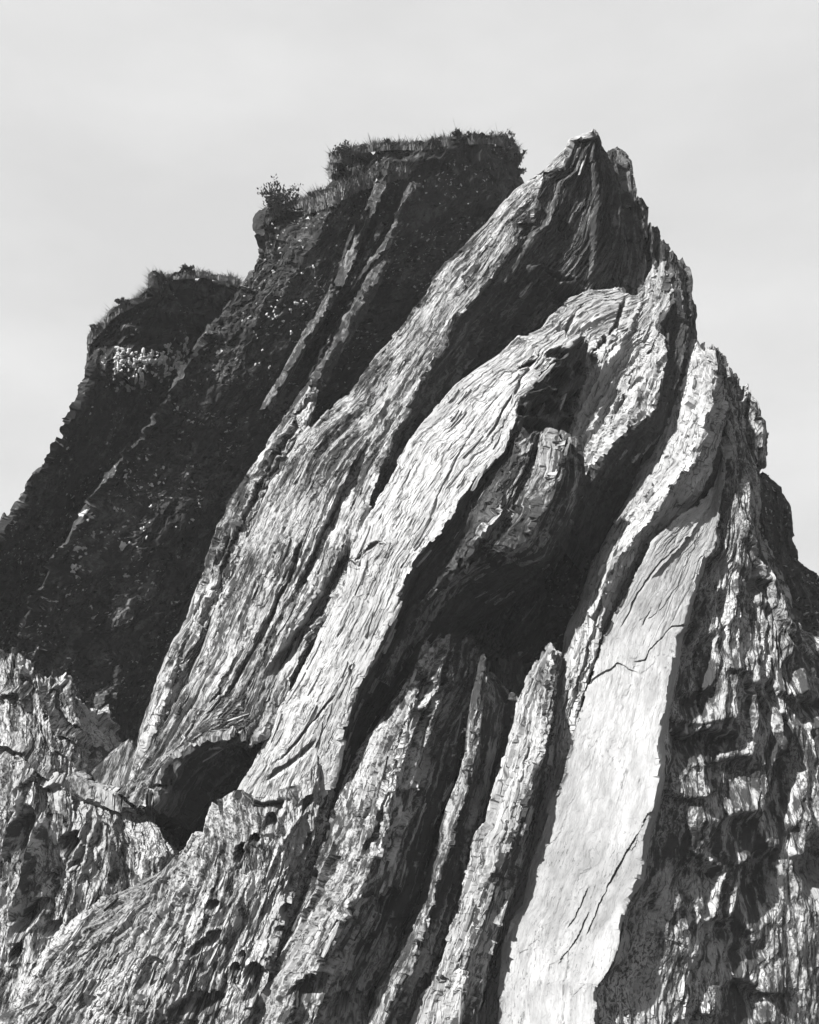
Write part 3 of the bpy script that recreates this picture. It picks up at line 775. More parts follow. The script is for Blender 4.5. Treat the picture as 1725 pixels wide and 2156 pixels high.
slab('rock_outcrop', 'dark distant crag with a rounded shoulder at the right edge of the photo',
     [(4.0, [(1560, 985), (1540, 1100), (1540, 1400), (1540, 2250)]), (3.6, [(1592, 990), (1600, 1100), (1620, 1400), (1620, 2250)]),
      ([3.8, 3.6, 3.4], [(1612, 1006), (1640, 1030), (1650, 1200), (1690, 1400), (1700, 2250)]),
      ([4.8, 4.6, 4.2], [(1618, 1010), (1643, 1033), (1660, 1064), (1662, 1125), (1669, 1186), (1694, 1201), (1728, 1222), (1790, 1270), (1880, 1500), (1950, 2250)])],
     M_COAL, 'dark', back=(2, 2), cat='rock outcrop', group='right flank', step=3.2)
# lower middle slabs
C1 = [(998, 1366), (992, 1440), (975, 1520), (959, 1587), (941, 1659), (905, 1731), (887, 1810), (865, 1893), (836, 1954), (811, 2019), (775, 2084), (757, 2149), (700, 2340)]
slab('rock_slab', 'streaked lower slab below the cave mouth, left of the long black cleft',
     [([.7, .4, .2, .1, .1], [(895, 1384), (865, 1435), (833, 1481), (768, 1546), (735, 1600), (716, 1650), (690, 1720), (660, 1800), (630, 1880), (590, 1970), (540, 2060), (500, 2160), (430, 2340)]),
      ([.5, -.3, -.5, -.55, -.5], [(915, 1362), (885, 1440), (862, 1500), (838, 1570), (825, 1640), (812, 1700), (795, 1770), (780, 1840), (755, 1890), (715, 1940), (680, 2000), (640, 2070), (600, 2160), (540, 2340)]),
      ([.75, .25, .1, -.1, -.15], [(945, 1348), (935, 1440), (915, 1530), (895, 1610), (880, 1690), (850, 1770), (830, 1850), (795, 1920), (760, 1990), (725, 2060), (690, 2160), (630, 2340)]),
      ([1.1, .65, .45, .3, .2], C1),
      ([1.6, 1.4, 1.3, 1.2, 1.0], [(p[0] + 10, p[1] + 6) for p in C1])],
     M_SLOPE, 'strand', back=(.8, .4), mats=[M_FLANK], swapx=[(2, 4, 1)],
     pockets=[(895, 1450, 18, 26, 10, .2), (880, 1530, 20, 40, 10, .22), (800, 1900, 50, 30, -30, .3), (650, 2080, 50, 26, -30, .25), (850, 1690, 16, 40, 10, .15), (720, 2110, 50, 22, -20, .25), (755, 2000, 40, 50, 10, .2)],
     strokes=[([(760, 1600), (735, 1700), (700, 1800)], 4, 6, -.12), ([(830, 1580), (790, 1720), (760, 1800)], 5, 6, .12), ([(930, 1390), (905, 1500), (880, 1600)], 4, 6, .1)])
slab('rock_slab', 'dark slab right of the long black cleft with a small pointed spike',
     [([.7, .5, .3, .1, .1], [(1014, 1400), (1000, 1450), (988, 1520), (978, 1590), (958, 1664), (925, 1735), (905, 1812), (882, 1896), (855, 1960), (830, 2024), (795, 2090), (775, 2155), (718, 2340)]),
      ([.5, .05, -.1, -.2, -.2], [(1021, 1394), (1014, 1450), (1002, 1530), (990, 1600), (970, 1680), (945, 1750), (925, 1830), (905, 1910), (880, 1970), (855, 2040), (825, 2100), (808, 2160), (760, 2340)]),
      ([.6, .4, .2, .1, .1], [(1031, 1410), (1030, 1440), (1012, 1520), (1015, 1600), (1000, 1680), (980, 1760), (965, 1840), (935, 1920), (915, 1980), (885, 2050), (860, 2110), (845, 2160), (800, 2340)]),
      ([1.4, .9, .6, .35, .3], [(1036, 1420), (1090, 1480), (1065, 1580), (1045, 1650), (1020, 1740), (995, 1830), (970, 1920), (935, 1990), (905, 2060), (885, 2110), (875, 2160), (840, 2340)])],
     M_FLANK, 'strand', back=(.4, .5), pockets=[(905, 2055, 26, 16, -40, .3)],
     strokes=[([(1010, 1620), (985, 1740), (950, 1850)], 5, 7, .1), ([(1030, 1560), (1000, 1700)], 4, 6, -.1)])
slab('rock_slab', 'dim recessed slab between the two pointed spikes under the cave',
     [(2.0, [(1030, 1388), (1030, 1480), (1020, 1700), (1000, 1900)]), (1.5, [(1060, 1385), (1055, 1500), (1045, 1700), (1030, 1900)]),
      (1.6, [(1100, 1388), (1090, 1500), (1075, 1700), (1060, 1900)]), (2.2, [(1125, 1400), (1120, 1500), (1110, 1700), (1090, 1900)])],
     M_SHADE, 'strand', back=(.4, .4))
slab('rock_slab', 'pointed sliver of pale slab standing in front of the cave mouth',
     [([.9, .5, .2, .1, .1], [(1163, 1372), (1128, 1408), (1106, 1450), (1085, 1512), (1065, 1590), (1049, 1647), (1027, 1742), (1002, 1770), (984, 1840), (955, 1948), (941, 1978), (912, 2050), (876, 2110), (860, 2160), (820, 2340)]),
      ([.7, .0, -.25, -.3, -.3], [(1165, 1370), (1160, 1430), (1148, 1510), (1135, 1580), (1110, 1650), (1085, 1740), (1062, 1810), (1040, 1880), (1015, 1950), (990, 2010), (970, 2080), (960, 2160), (930, 2340)]),
      ([1.0, .5, .3, .2, .1], [(1167, 1378), (1167, 1400), (1158, 1431), (1152, 1503), (1147, 1575), (1130, 1650), (1105, 1740), (1082, 1820), (1060, 1900), (1040, 1970), (1020, 2030), (1005, 2100), (998, 2160), (970, 2340)]),
      ([1.4, 1.0, .7, .5, .4], [(1170, 1385), (1175, 1430), (1168, 1510), (1160, 1580), (1145, 1660), (1120, 1750), (1098, 1830), (1075, 1910), (1055, 1980), (1035, 2040), (1020, 2100), (1012, 2160), (990, 2340)])],
     M_PALE, 'strand', back=(.5, .4), mats=[M_FLANK], swapx=[(1, 3, 1)],
     strokes=[([(1140, 1440), (1110, 1560), (1075, 1690), (1040, 1800)], 5, 6, .1), ([(1062, 1830), (1010, 1960), (960, 2060)], 5, 8, -.12)],
     pockets=[(930, 2070, 18, 14, 0, .2)])
# foot of the middle slabs and the lower left mass
slab('rock_slope', 'broken streaky foot slope across the bottom, below the middle slabs',
     [([.9, .5, .1, -.2], [(366, 1818), (300, 1850), (230, 1890), (160, 1950), (90, 2040), (20, 2160), (-60, 2340)]),
      ([.7, .2, -.1, -.3], [(420, 1770), (385, 1830), (345, 1900), (300, 1970), (250, 2060), (200, 2160), (130, 2340)]),
      ([.5, .0, -.2, -.4], [(468, 1695), (450, 1780), (425, 1860), (390, 1940), (350, 2030), (305, 2150), (250, 2340)]),
      ([.15, -.1, -.25, -.4], [(497, 1672), (510, 1760), (490, 1850), (460, 1940), (425, 2040), (390, 2150), (340, 2340)]),
      ([.0, -.15, -.2, -.3], [(556, 1678), (570, 1740), (555, 1840), (525, 1940), (490, 2040), (460, 2150), (410, 2340)]),
      ([-.1, -.1, -.1, -.2], [(632, 1645), (640, 1720), (620, 1820), (590, 1920), (555, 2030), (520, 2150), (470, 2340)]),
      ([.1, .3, .4, .4], [(722, 1560), (710, 1700), (680, 1800), (640, 1910), (590, 2030), (560, 2150), (500, 2340)])],
     M_SLOPE, 'rough', back=(1.0, 1.0), cat='rock slope', group='lower left rocks',
     pockets=[(512, 1790, 12, 24, 20, .35), (545, 1760, 12, 14, 0, .3), (450, 1905, 18, 14, -40, .3), (600, 1925, 10, 26, 10, .4), (590, 1960, 16, 16, 30, .3),
              (518, 2010, 9, 14, 10, .3), (537, 2060, 18, 44, 12, .5), (505, 2035, 12, 12, 0, .3), (655, 1690, 26, 12, -50, .3), (575, 1700, 22, 14, 10, .25),
              (570, 1730, 14, 20, 0, .3), (430, 1985, 50, 14, -35, .2), (420, 2110, 60, 26, -20, .25), (320, 2050, 26, 40, 20, .2)],
     strokes=[([(500, 1672), (530, 1690), (560, 1705), (600, 1690)], 8, 14, -.25), ([(700, 1660), (640, 1790), (600, 1880)], 5, 7, -.15),
              ([(680, 1640), (600, 1760), (560, 1850)], 5, 7, .1), ([(400, 1830), (300, 1900), (200, 1990)], 12, 14, .1)])
slab('rock_mound', 'hummocky left foreground rock with drooping lit ridges and dark holes',
     [([1.0, .6, .2, .1], [(-60, 1600), (-80, 1750), (-120, 1900), (-150, 2100), (-180, 2340)]),
      ([.8, .3, .1, .0], [(10, 1590), (5, 1700), (-10, 1850), (-30, 2000), (-60, 2160), (-100, 2340)]),
      ([.8, .25, .1, -.1], [(75, 1595), (70, 1700), (55, 1850), (30, 2000), (0, 2160), (-30, 2340)]),
      ([.9, .3, .1, -.1], [(130, 1640), (150, 1720), (140, 1850), (110, 2000), (75, 2160), (40, 2340)]),
      ([1.0, .5, .2, .0], [(190, 1668), (215, 1760), (210, 1870), (180, 2000), (140, 2160), (100, 2340)]),
      ([1.05, .6, .3, .1], [(246, 1708), (280, 1790), (280, 1890), (240, 2010), (200, 2160), (160, 2340)]),
      ([1.15, .75, .45, .2], [(300, 1743), (366, 1810), (350, 1900), (310, 2010), (270, 2160), (230, 2340)]),
      ([1.6, 1.2, .9, .6], [(310, 1738), (380, 1815), (372, 1905), (330, 2020), (290, 2160), (250, 2340)])],
     M_SLOPE, 'rough', back=(1.2, 1.0), cat='rock mound', group='lower left rocks',
     pockets=[(150, 1765, 36, 22, -20, .35), (165, 1810, 18, 14, 0, .2), (100, 1840, 24, 12, -20, .2), (50, 1740, 26, 50, 15, .3), (60, 1930, 60, 18, -45, .3),
              (30, 2000, 30, 12, -60, .3), (90, 2030, 40, 12, -50, .25), (80, 2100, 26, 20, -40, .2), (110, 1950, 40, 14, -35, .2)],
     strokes=[([(15, 1670), (45, 1640), (80, 1625), (130, 1650), (180, 1672)], 14, 8, .2),
              ([(45, 1650), (25, 1720), (5, 1800)], 8, 10, .25), ([(100, 1690), (75, 1760), (50, 1850), (20, 1930)], 12, 14, .28),
              ([(205, 1700), (190, 1780), (175, 1850), (150, 1920), (140, 1960)], 8, 10, .12), ([(185, 1700), (180, 1760), (160, 1800)], 5, 6, .16),
              ([(240, 1720), (230, 1800), (220, 1870)], 8, 12, .12)])
slab('rock_mound', 'left middle knoll with lit crest lines below the dark stacks',
     [([2.0, 1.5, 1.3], [(-60, 1380), (-70, 1500), (-80, 1800)]),
      ([1.8, 1.2, .9], [(9, 1371), (0, 1450), (-10, 1560), (-10, 1800)]),
      ([1.8, 1.1, .9], [(42, 1383), (45, 1460), (50, 1560), (50, 1800)]),
      ([1.8, 1.1, .9], [(100, 1422), (105, 1500), (110, 1600), (110, 1800)]),
      ([2.0, 1.3, 1.1], [(134, 1431), (165, 1530), (175, 1610), (180, 1800)]),
      ([2.4, 1.7, 1.3], [(166, 1473), (215, 1570), (230, 1660), (240, 1800)]),
      ([2.8, 2.2, 1.7], [(222, 1506), (262, 1590), (280, 1680), (290, 1800)])],
     M_SLOPE, 'rough', back=(1.2, 1.0), cat='rock mound', group='lower left rocks',
     pockets=[(30, 1580, 40, 14, 10, .25), (110, 1530, 30, 12, 40, .2), (60, 1440, 24, 26, 0, .18), (30, 1465, 24, 12, 0, .2)],
     strokes=[([(0, 1390), (12, 1374), (26, 1374)], 6, 5, .15), ([(100, 1424), (88, 1450), (78, 1475)], 6, 6, .2), ([(128, 1434), (110, 1450), (95, 1472), (82, 1478)], 6, 8, .2),
              ([(80, 1476), (105, 1500), (130, 1535), (180, 1570)], 10, 12, .2), ([(120, 1495), (140, 1525), (170, 1550), (185, 1566)], 7, 7, -.22),
              ([(5, 1478), (15, 1456), (40, 1452), (58, 1470), (62, 1500)], 8, 6, .18), ([(20, 1560), (70, 1590), (110, 1630), (185, 1665)], 12, 12, .22),
              ([(100, 1560), (150, 1600), (195, 1640)], 10, 10, .12)])
slab('rock_slab', 'thin tilted ledge ending in a sharp lip at the black hollow',
     [([1.0, 1.0], [(150, 1648), (190, 1666), (235, 1680), (292, 1694)]),
      ([.85, .9], [(148, 1654), (190, 1672), (235, 1686), (294, 1698)]),
      ([1.5, 1.5], [(149, 1664), (190, 1684), (235, 1696), (294, 1704)])],
     M_SLOPE, 'strand', back=(.8, .8), group='lower left rocks', cat='rock ledge')

# small teeth along the right skyline
for x0, y0, w_, h_, o_, lab in [
        (1503, 736, 16, 90, 1.8, 'square tooth at the tip of the tall narrow slab'),
        (1532, 786, 16, 90, 1.9, 'first small tooth on the right skyline below the narrow slab tip'),
        (1549, 806, 15, 80, 2.0, 'second small tooth below the narrow slab tip on the right skyline'),
        (1566, 826, 15, 80, 2.1, 'third small tooth stepping down the right skyline'),
        (1584, 858, 14, 80, 2.2, 'fourth small tooth on the right skyline above the dark crag'),
        (1598, 900, 12, 80, 2.2, 'lowest small tooth on the right skyline, nearest the dark crag')]:
    slab('rock_pinnacle', lab,
         [([o_ + .2, o_ + .1], [(x0 - w_ * .5, y0 + 6), (x0 - w_ * .9, y0 + h_)]), ([o_, o_], [(x0 - w_ * .2, y0 - 6), (x0 - w_ * .3, y0 + h_)]),
          ([o_, o_ + .1], [(x0 + w_ * .25, y0 - 4), (x0 + w_ * .3, y0 + h_)]), ([o_ + .3, o_ + .3], [(x0 + w_ * .55, y0 + 5), (x0 + w_ * .7, y0 + h_)])],
         M_END, 'strand', back=(.25, .25), group='small teeth on the right skyline', cat='rock pinnacle', seed=int(y0))

# thin fins of harder rock that stripe the upper dark face
for pts, wd, o0, o1, lab in [
        ([(818, 543), (799, 565), (769, 616), (751, 646), (727, 694), (690, 752), (655, 812), (610, 880), (580, 935)], 15, 4.35, 2.2, 'longest pale fin running down the dark face into the streaked slab'),
        ([(820, 349), (806, 385), (795, 410), (770, 470), (745, 530), (715, 601)], 8, 4.45, 4.1, 'thin pale fin starting just under the grass of the flat top'),
        ([(870, 392), (850, 430), (832, 472), (805, 515), (775, 553), (745, 610)], 8, 4.6, 4.1, 'thin pale fin right of the one under the grass'),
        ([(800, 470), (780, 510), (755, 560), (735, 600)], 6, 4.5, 4.2, 'shortest pale fin between the two thin ones'),
        ([(700, 610), (672, 665), (640, 715), (600, 790), (560, 860)], 6, 3.9, 3.0, 'faint narrow fin left of the longest one')]:
    n_ = len(pts)
    ws = [wd * .8 * math.sin(math.pi * min(1, .12 + .8 * i / (n_ - 1))) + 2 for i in range(n_)]
    slab('rock_fin', lab,
         [([o0 + .17, o1 + .17], [(x - w / 2, y) for (x, y), w in zip(pts, ws)]), ([o0 - .13, o1 - .13], [(x + w / 2, y + w * .3) for (x, y), w in zip(pts, ws)]),
          ([o0 + .3, o1 + .3], [(x + w / 2 + 4, y + w * .4) for (x, y), w in zip(pts, ws)])],
         M_FIN, 'strand', back=(.7, .5), group='pale fins on the dark stack', cat='rock fin', seed=int(pts[0][0]))

# ------------------------------------------------------------------ boulders
def boulder(name, label, x, y, d, rx, ry, rz, mat, cut=0, group=None, spin=0.0, n=48, flat=0.55):
    vs = []; seed = int(x * 3 + y)
    th, ph = np.meshgrid(np.linspace(0, math.pi, n), np.linspace(0, 2 * math.pi, 2 * n, endpoint=False), indexing='ij')
    q = np.stack([np.sin(th) * np.cos(ph), np.sin(th) * np.sin(ph), np.cos(th)], -1)
    r0 = np.random.default_rng(seed)
    pl = r0.normal(size=(9, 3)); pl /= np.linalg.norm(pl, axis=1, keepdims=True)
    r = np.ones(th.shape)
    for k in range(9):
        dd = q @ pl[k]
        lim = r0.uniform(flat, .95)
        r = np.where(dd > 1e-3, np.minimum(r, lim / np.maximum(dd, 1e-3)), r)
    r = r * (1 + .05 * fbm(q[..., 0] * 3 + 5, q[..., 1] * 3 + q[..., 2] * 2, seed, 4) + .03 * vn(q[..., 0] * 14, q[..., 2] * 14 + q[..., 1] * 9, seed))
    P = q * r[..., None] * np.array([rx, ry, rz])
    vs = P.reshape(-1, 3)
    m = 2 * n
    fs = []
    for i in range(n - 1):
        for j in range(m):
            fs.append((i * m + j, (i + 1) * m + j, (i + 1) * m + (j + 1) % m, i * m + (j + 1) % m))
    me = mesh_of(name, vs, fs, mat)
    at = me.attributes.new('bed', 'FLOAT_VECTOR', 'POINT')
    at.data.foreach_set('vector', (vs * np.array([1, 1, 1.0]) + seed).ravel())
    o = bpy.data.objects.new(name, me)
    p = W(x, y, base_depth(x, y) + d)
    o.location = p
    o.rotation_euler = (0.2, spin, 0.3)
    link(o)
    tag(o, label, 'boulder', group)
    return o


boulder('boulder', 'large rounded boulder with pale cap, wedged at the foot of the long grey slab', 245, 1622, 1.55, .36, .36, .42, M_MID, spin=.3)
boulder('boulder', 'dim flat boulder lying in the bottom of the black hollow', 350, 1768, 2.3, .30, .25, .10, M_FLANK, spin=.45, group='boulders in the hollow')
boulder('boulder', 'smaller dark boulder behind the flat one in the black hollow', 385, 1762, 2.7, .18, .2, .13, M_SHADE, spin=.2, group='boulders in the hollow')

# ------------------------------------------------------------------ lichen patches (parts of the dark stacks)
def lichen_mesh(k):
    r0 = random.Random(k)
    n = 14
    ph = [r0.uniform(0, 6.28) for _ in range(3)]
    vs = [(0, 0, .02)]
    for ring, rr, z in ((0, .62, .018), (1, 1.0, .002)):
        for i in range(n):
            a = 2 * math.pi * i / n
            r = rr * (1 + .28 * math.sin(2 * a + ph[0]) + .2 * math.sin(3 * a + ph[1]) + .14 * math.sin(5 * a + ph[2]) + r0.uniform(-.12, .12))
            vs.append((r * math.cos(a), r * math.sin(a), z))
    fs = [(0, 1 + i, 1 + (i + 1) % n) for i in range(n)]
    fs += [(1 + i, 1 + n + i, 1 + n + (i + 1) % n, 1 + (i + 1) % n) for i in range(n)]
    return mesh_of('lichen_patch', vs, fs, M_LICHEN)


LM = [lichen_mesh(k) for k in range(7)]
stack_a = [o for o in SLABS.values() if o['label'].startswith('leftmost dark')][0]
stack_b = [o for o in SLABS.values() if o['label'].startswith('tall dark')][0]


def lichen(o, x, y, r):
    p, n, t, dist = on_surface(o, x, y)
    if dist > 12: return
    c = bpy.data.objects.new('lichen_patch', random.choice(LM))
    link(c, o)
    d = 17.0
    sz = r * S * d
    c.matrix_basis = frame(Vector(p) + Vector(n).normalized() * .05, n, t, random.uniform(0, 6.28), (sz, sz * random.uniform(.6, 1.1), 1.0))


R_ = random.Random(5)
big = [(180, 1085, 12), (188, 1078, 9), (170, 1160, 10), (160, 1196, 11), (252, 1150, 11), (240, 1120, 4), (290, 1113, 5), (320, 1022, 6), (300, 1030, 5),
       (272, 1010, 6), (330, 1002, 5), (404, 1060, 5), (390, 1090, 5), (618, 636, 7), (615, 656, 5), (585, 672, 6), (540, 702, 4), (612, 700, 5), (368, 858, 6),
       (200, 1130, 5), (246, 1072, 6), (262, 1078, 5), (345, 985, 5), (316, 975, 5), (655, 560, 5), (750, 300, 4), (598, 640, 5), (640, 700, 4), (560, 770, 4), (530, 760, 4)]
for x, y, r in big:
    lichen(stack_b, x, y, r * .7)
    for _ in range(int(r / 2)):
        lichen(stack_b, x + R_.gauss(0, r * .7), y + R_.gauss(0, r * .7), r * R_.uniform(.2, .45))
for k in range(95):
    cx, cy, sx, sy = R_.choice([(610, 560, 50, 80), (640, 640, 60, 70), (300, 1010, 50, 40), (280, 1090, 60, 60), (730, 470, 90, 60), (560, 680, 60, 60), (960, 440, 80, 60), (860, 380, 120, 30), (700, 780, 50, 60), (590, 500, 25, 40)])
    lichen(stack_b, R_.gauss(cx, sx * .6), R_.gauss(cy, sy * .6), R_.uniform(1.3, 3.4))
for x, y, r in [(372, 700, 14), (390, 716, 13), (402, 735, 12), (380, 745, 11), (350, 752, 9), (330, 748, 8), (300, 742, 7), (285, 748, 7), (262, 742, 6), (315, 756, 8), (345, 764, 7),
                (370, 760, 9), (395, 768, 9), (400, 782, 8), (378, 776, 7), (240, 783, 7), (262, 788, 5), (290, 800, 8), (312, 808, 7), (338, 796, 8), (362, 800, 6), (318, 822, 6),
                (178, 870, 5), (186, 858, 4), (210, 812, 4), (230, 815, 4), (265, 806, 5), (355, 815, 5), (376, 808, 5), (300, 760, 6), (270, 752, 5)]:
    lichen(stack_a, x, y, r * .55)
for k in range(170):
    x_ = R_.uniform(235, 425); y_ = R_.gauss(752, 10) + (x_ - 330) * -.12 + R_.choice((0, 0, 14, 26, 46))
    lichen(stack_a, x_, y_, R_.choice((2, 3, 4, 6, 9)))

# ------------------------------------------------------------------ flakes lying proud of the bedding
def flake_mesh(k, mat):
    r0 = random.Random(k * 7 + 1)
    n = 5
    vs = []
    for i in range(n + 1):
        v = i / n
        w = .5 * (math.sin(math.pi * min(1, v * .9 + .12)) ** .6) * (1 + r0.uniform(-.3, .3)) + .03
        c = r0.uniform(-.12, .12)
        vs += [(c - w, v - .5, -.6), (c - w * .7, v - .5, .35 + r0.uniform(-.1, .1)), (c + w * .8, v - .5, 1.0 + r0.uniform(-.2, .2)), (c + w, v - .5, -.6)]
    fs = []
    for i in range(n):
        a = i * 4
        for j in range(3):
            fs.append((a + j, a + j + 1, a + j + 5, a + j + 4))
    fs += [(3, 2, 1, 0), (n * 4, n * 4 + 1, n * 4 + 2, n * 4 + 3)]
    me = mesh_of('rock_flake', vs, fs, mat)
    at = me.attributes.new('bed', 'FLOAT_VECTOR', 'POINT')
    at.data.foreach_set('vector', [c for v in vs for c in (v[0] * .06 + k, v[1] * .3 + k, k)])
    return me


def flakes(o, n, mat, box, size=(.18, .5), wid=(.02, .05), th=.022, seed=0):
    r0 = random.Random(seed)
    FM = [flake_mesh(seed * 10 + k, mat) for k in range(6)]
    inf = o_info[o.name]; nb = inf['nb']
    nv, nu = inf['X'].shape
    for k in range(n):
        for _ in range(30):
            r = r0.randrange(6, nv - 8); c = r0.randrange(nb + 3, nu - nb - 3)
            if box[0] < inf['X'][r, c] < box[2] and box[1] < inf['Y'][r, c] < box[3] and inf['Y'][r, c] < 2170: break
        else:
            continue
        c_ = bpy.data.objects.new('rock_flake', r0.choice(FM))
        link(c_, o)
        l = r0.uniform(*size)
        p = inf['P'][r, c] - inf['org']
        c_.matrix_basis = frame(p, inf['N'][r, c], -inf['T'][r, c], r0.uniform(-.12, .12), (r0.uniform(*wid), l, th))


def find(s):
    return [o for l_, o in SLABS.items() if l_.startswith(s)][0]


flakes(find('broad brightest'), 90, M_PALE, (500, 720, 1200, 1700), seed=1)
flakes(find('long grey slab'), 120, M_MID, (260, 300, 1240, 1600), seed=2)
flakes(find('short curved'), 40, M_PALE, (1150, 600, 1400, 1000), size=(.12, .35), seed=3)
flakes(find('tall narrow slab'), 50, M_PALE, (1000, 760, 1500, 2150), seed=4)
flakes(find('streaked lower slab'), 60, M_MID, (560, 1400, 960, 2150), seed=5)
flakes(find('broken streaky'), 90, M_MID, (150, 1650, 720, 2150), size=(.1, .32), seed=6)
flakes(find('pointed sliver'), 40, M_PALE, (880, 1400, 1160, 2150), size=(.15, .4), seed=7)
flakes(find('dark stranded'), 40, M_MID, (800, 920, 1200, 1400), size=(.1, .3), seed=8)

# ------------------------------------------------------------------ vegetation
def grass(name, label, parent_stack, line, n, h=(.10, .35), depth=(0.0, 2.0), seed=1, down=0.0, mat=None):
    """blades rooted on the top of a stack along its traced skyline"""
    r0 = np.random.default_rng(seed)
    pts = np.array([p[:2] for p in line], float); dd = np.array([p[2] for p in line], float)
    s = np.concatenate([[0], np.cumsum(np.hypot(*np.diff(pts, axis=0).T))]); s /= s[-1]
    t = r0.random(n)
    x = np.interp(t, s, pts[:, 0]) + r0.normal(0, 2, n)
    y = np.interp(t, s, pts[:, 1]) + 3 + r0.random(n) * down
    inf = o_info[parent_stack.name]; nb = inf['nb']
    top = inf['P'][:, nb:-nb].reshape(-1, 3); tx = inf['X'][:, nb:-nb].ravel(); ty = inf['Y'][:, nb:-nb].ravel()
    kx = np.arange(0, 1, .004)
    sx = np.interp(kx, s, pts[:, 0]); sy = np.interp(kx, s, pts[:, 1]) + 3
    sd = np.array([(top[np.argmin((tx - a) ** 2 + (ty - b) ** 2)] - CAM) @ FW for a, b in zip(sx, sy)])
    d = np.interp(t, kx, sd) - .04 + r0.uniform(depth[0], depth[1], n) * (r0.random(n) ** 1.5)
    P = W(x, y, d)
    clump = (.55 + .75 * np.abs(vn(x / 14.0, y / 30, seed))) * (0.5 + r0.random(n))
    hh = r0.uniform(h[0], h[1], n) * clump
    az = r0.uniform(0, 2 * math.pi, n); ln = r0.uniform(.05, 1.1, n)
    side = np.stack([np.cos(az + 1.57), np.sin(az + 1.57), np.zeros(n)], 1)
    dirv = np.stack([np.cos(az) * ln, np.sin(az) * ln, np.ones(n)], 1)
    w = (r0.uniform(.004, .009, n) * (.5 if mat is M_STEM else 1))[:, None]
    m1 = P + dirv * hh[:, None] * .55
    tip = P + dirv * hh[:, None] * np.array([1.6, 1.6, 1.0])
    P0 = P - np.array([0, 0, .05])
    V = np.stack([P0 - side * w, P0 + side * w, m1 + side * w * .8, m1 - side * w * .8, tip], 1).reshape(-1, 3)
    b = np.arange(n)[:, None] * 5
    F = [tuple(q) for q in (b + np.array([0, 1, 2, 3])).tolist()] + [tuple(q) for q in (b + np.array([3, 2, 4])).tolist()]
    o = bpy.data.objects.new(name, mesh_of(name, V, F, mat or M_GRASS))
    link(o)
    tag(o, label, 'grass', kind='stuff')
    return o


TOPB = [(697, 370, 5.2), (705, 335, 5.0), (745, 316, 4.8), (817, 308, 4.7), (889, 309, 4.8), (955, 296, 4.9), (1045, 296, 5.2), (1090, 314, 5.6)]
SHB = [(556, 470, 5.5), (580, 444, 5.5), (620, 434, 5.5), (660, 420, 5.4), (697, 402, 5.4)]
SHB2 = [(640, 425, 4.9), (700, 405, 4.7), (760, 372, 4.5), (860, 345, 4.5)]
TOPA = [(190, 716, 6.3), (228, 670, 6.2), (250, 652, 6.2), (290, 634, 6.1), (318, 612, 5.8), (322, 584, 5.8), (380, 580, 5.8), (430, 577, 5.8), (480, 588, 6.3), (510, 601, 6.7)]
grass('grass', 'wispy grass fringe along the flat top of the tall dark stack', stack_b, TOPB, 14000, (.05, .13), (0, 2.2), 1)
grass('grass', 'tall seeding grass stems on the right half of the tall stack top', stack_b, [(880, 306, 4.8), (955, 298, 4.9), (1045, 296, 5.2), (1080, 308, 5.4)], 900, (.06, .19), (0, 1.2), 2, mat=M_STEM)
grass('grass', 'grass tufts on the left shoulder of the tall dark stack', stack_b, SHB, 4500, (.05, .13), (0, 1.6), 3)
grass('grass', 'pale grass hanging on the ledge below the flat top', stack_b, SHB2, 4200, (.06, .17), (-.05, .3), 4, down=22)
grass('grass', 'short grass over the stepped shoulder of the leftmost stack', stack_a, TOPA, 9000, (.04, .11), (0, 2.0), 5)


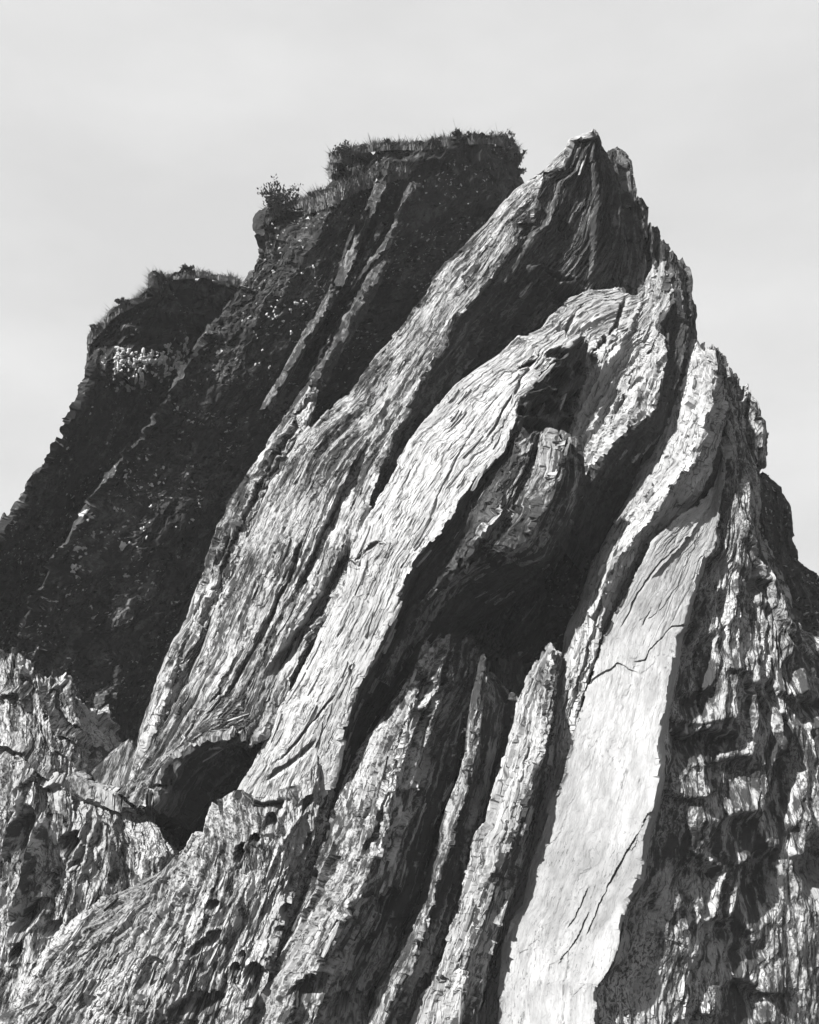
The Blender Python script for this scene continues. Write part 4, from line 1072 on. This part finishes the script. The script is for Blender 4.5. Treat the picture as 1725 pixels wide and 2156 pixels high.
def shrub(label, x, y, d, rad, n, seed, stems=7, flowers=False, squash=1.0, name='shrub', cat='shrub'):
    r0 = random.Random(seed)
    st_ = stack_a if 'leftmost stack' in label else stack_b
    p_, n_, t_, _d = on_surface(st_, x, y)
    root = Vector(p_ + o_info[st_.name]['org'])
    e = bpy.data.objects.new(name, None)
    e.location = root
    link(e)
    tag(e, label, cat)
    sv = []; sf = []; lv = []; lf = []
    for i in range(stems):
        a = r0.uniform(0, 6.28); up = r0.uniform(.6, 1.3) * squash
        tip = Vector((math.cos(a) * r0.uniform(.3, 1) * rad, math.sin(a) * r0.uniform(.3, 1) * rad, up * rad * 1.2))
        bend = Vector((r0.uniform(-.2, .2), r0.uniform(-.2, .2), .1)) * rad
        prev = Vector((0, 0, -.08))
        for k in range(1, 6):
            t = k / 5
            q = tip * t + bend * math.sin(math.pi * t)
            w = .010 * (1.15 - t)
            b = len(sv)
            for c in (prev, q):
                for an in (0, 2.1, 4.2):
                    sv.append(c + Vector((math.cos(an) * w, math.sin(an) * w, 0)))
            for j in range(3):
                sf.append((b + j, b + (j + 1) % 3, b + 3 + (j + 1) % 3, b + 3 + j))
            for _ in range(max(1, int(n / stems / 5))):
                c = prev.lerp(q, r0.random()) + Vector((r0.gauss(0, .13), r0.gauss(0, .13), r0.gauss(0, .1))) * rad
                u = Vector((r0.gauss(0, 1), r0.gauss(0, 1), r0.gauss(0, 1))).normalized()
                v = u.orthogonal().normalized()
                s = r0.uniform(.018, .045)
                b2 = len(lv)
                lv += [c - u * s, c + v * s * .5, c + u * s, c - v * s * .5]
                lf.append((b2, b2 + 1, b2 + 2, b2 + 3))
            prev = q
    link(bpy.data.objects.new('stem', mesh_of('stem', sv, sf, M_STEM)), e)
    c = link(bpy.data.objects.new('foliage', mesh_of('foliage', lv, lf, M_LEAF)), e)
    return e


shrub('bushy plant sticking out left from the shoulder of the tall dark stack', 578, 458, 5.4, .34, 1500, 3, 12)
shrub('loose sprig with open twigs on the shoulder, right of the bushy plant', 612, 440, 5.4, .30, 420, 4, 9)
shrub('dense low bush covering the right corner of the flat top', 1072, 330, 5.4, .30, 1700, 5, 12)
shrub('small upright plant standing highest on the flat top', 1035, 304, 5.1, .14, 220, 6, 4, squash=1.4)
shrub('round dark bush hanging over the left corner of the flat top', 725, 345, 4.9, .26, 1300, 7, 10, squash=.8)
shrub('little weed with a round head on the flat top, left of the upright plant', 985, 300, 4.9, .09, 110, 8, 4)
shrub('trailing plant down the right edge of the tall dark stack', 1088, 350, 5.6, .20, 800, 9, 8, squash=.4)
for k, (x, y, r, lab) in enumerate([
        (822, 311, .16, 'low tussock in the middle of the flat top, above the first lit seam'),
        (905, 303, .17, 'dark tussock where the flat top steps up'),
        (945, 298, .13, 'small tussock just right of the step in the flat top'),
        (1060, 303, .20, 'broad tussock beside the highest plant on the flat top'),
        (1090, 322, .20, 'tussock bulging over the right corner of the flat top'),
        (770, 318, .15, 'tussock near the left end of the flat top'),
        (662, 420, .17, 'tussock on the slope between the shoulder and the flat top'),
        (400, 580, .16, 'tussock on top of the leftmost stack'),
        (262, 648, .15, 'tussock on the lower step of the leftmost stack'),
        (205, 700, .15, 'tussock on the outer left shoulder of the leftmost stack')]):
    shrub(lab, x, y, 0, r, 520, 40 + k, 9, squash=.55, name='tussock', cat='tussock')
print('verts', sum(len(m.vertices) for m in bpy.data.meshes), 'polys', sum(len(m.polygons) for m in bpy.data.meshes))
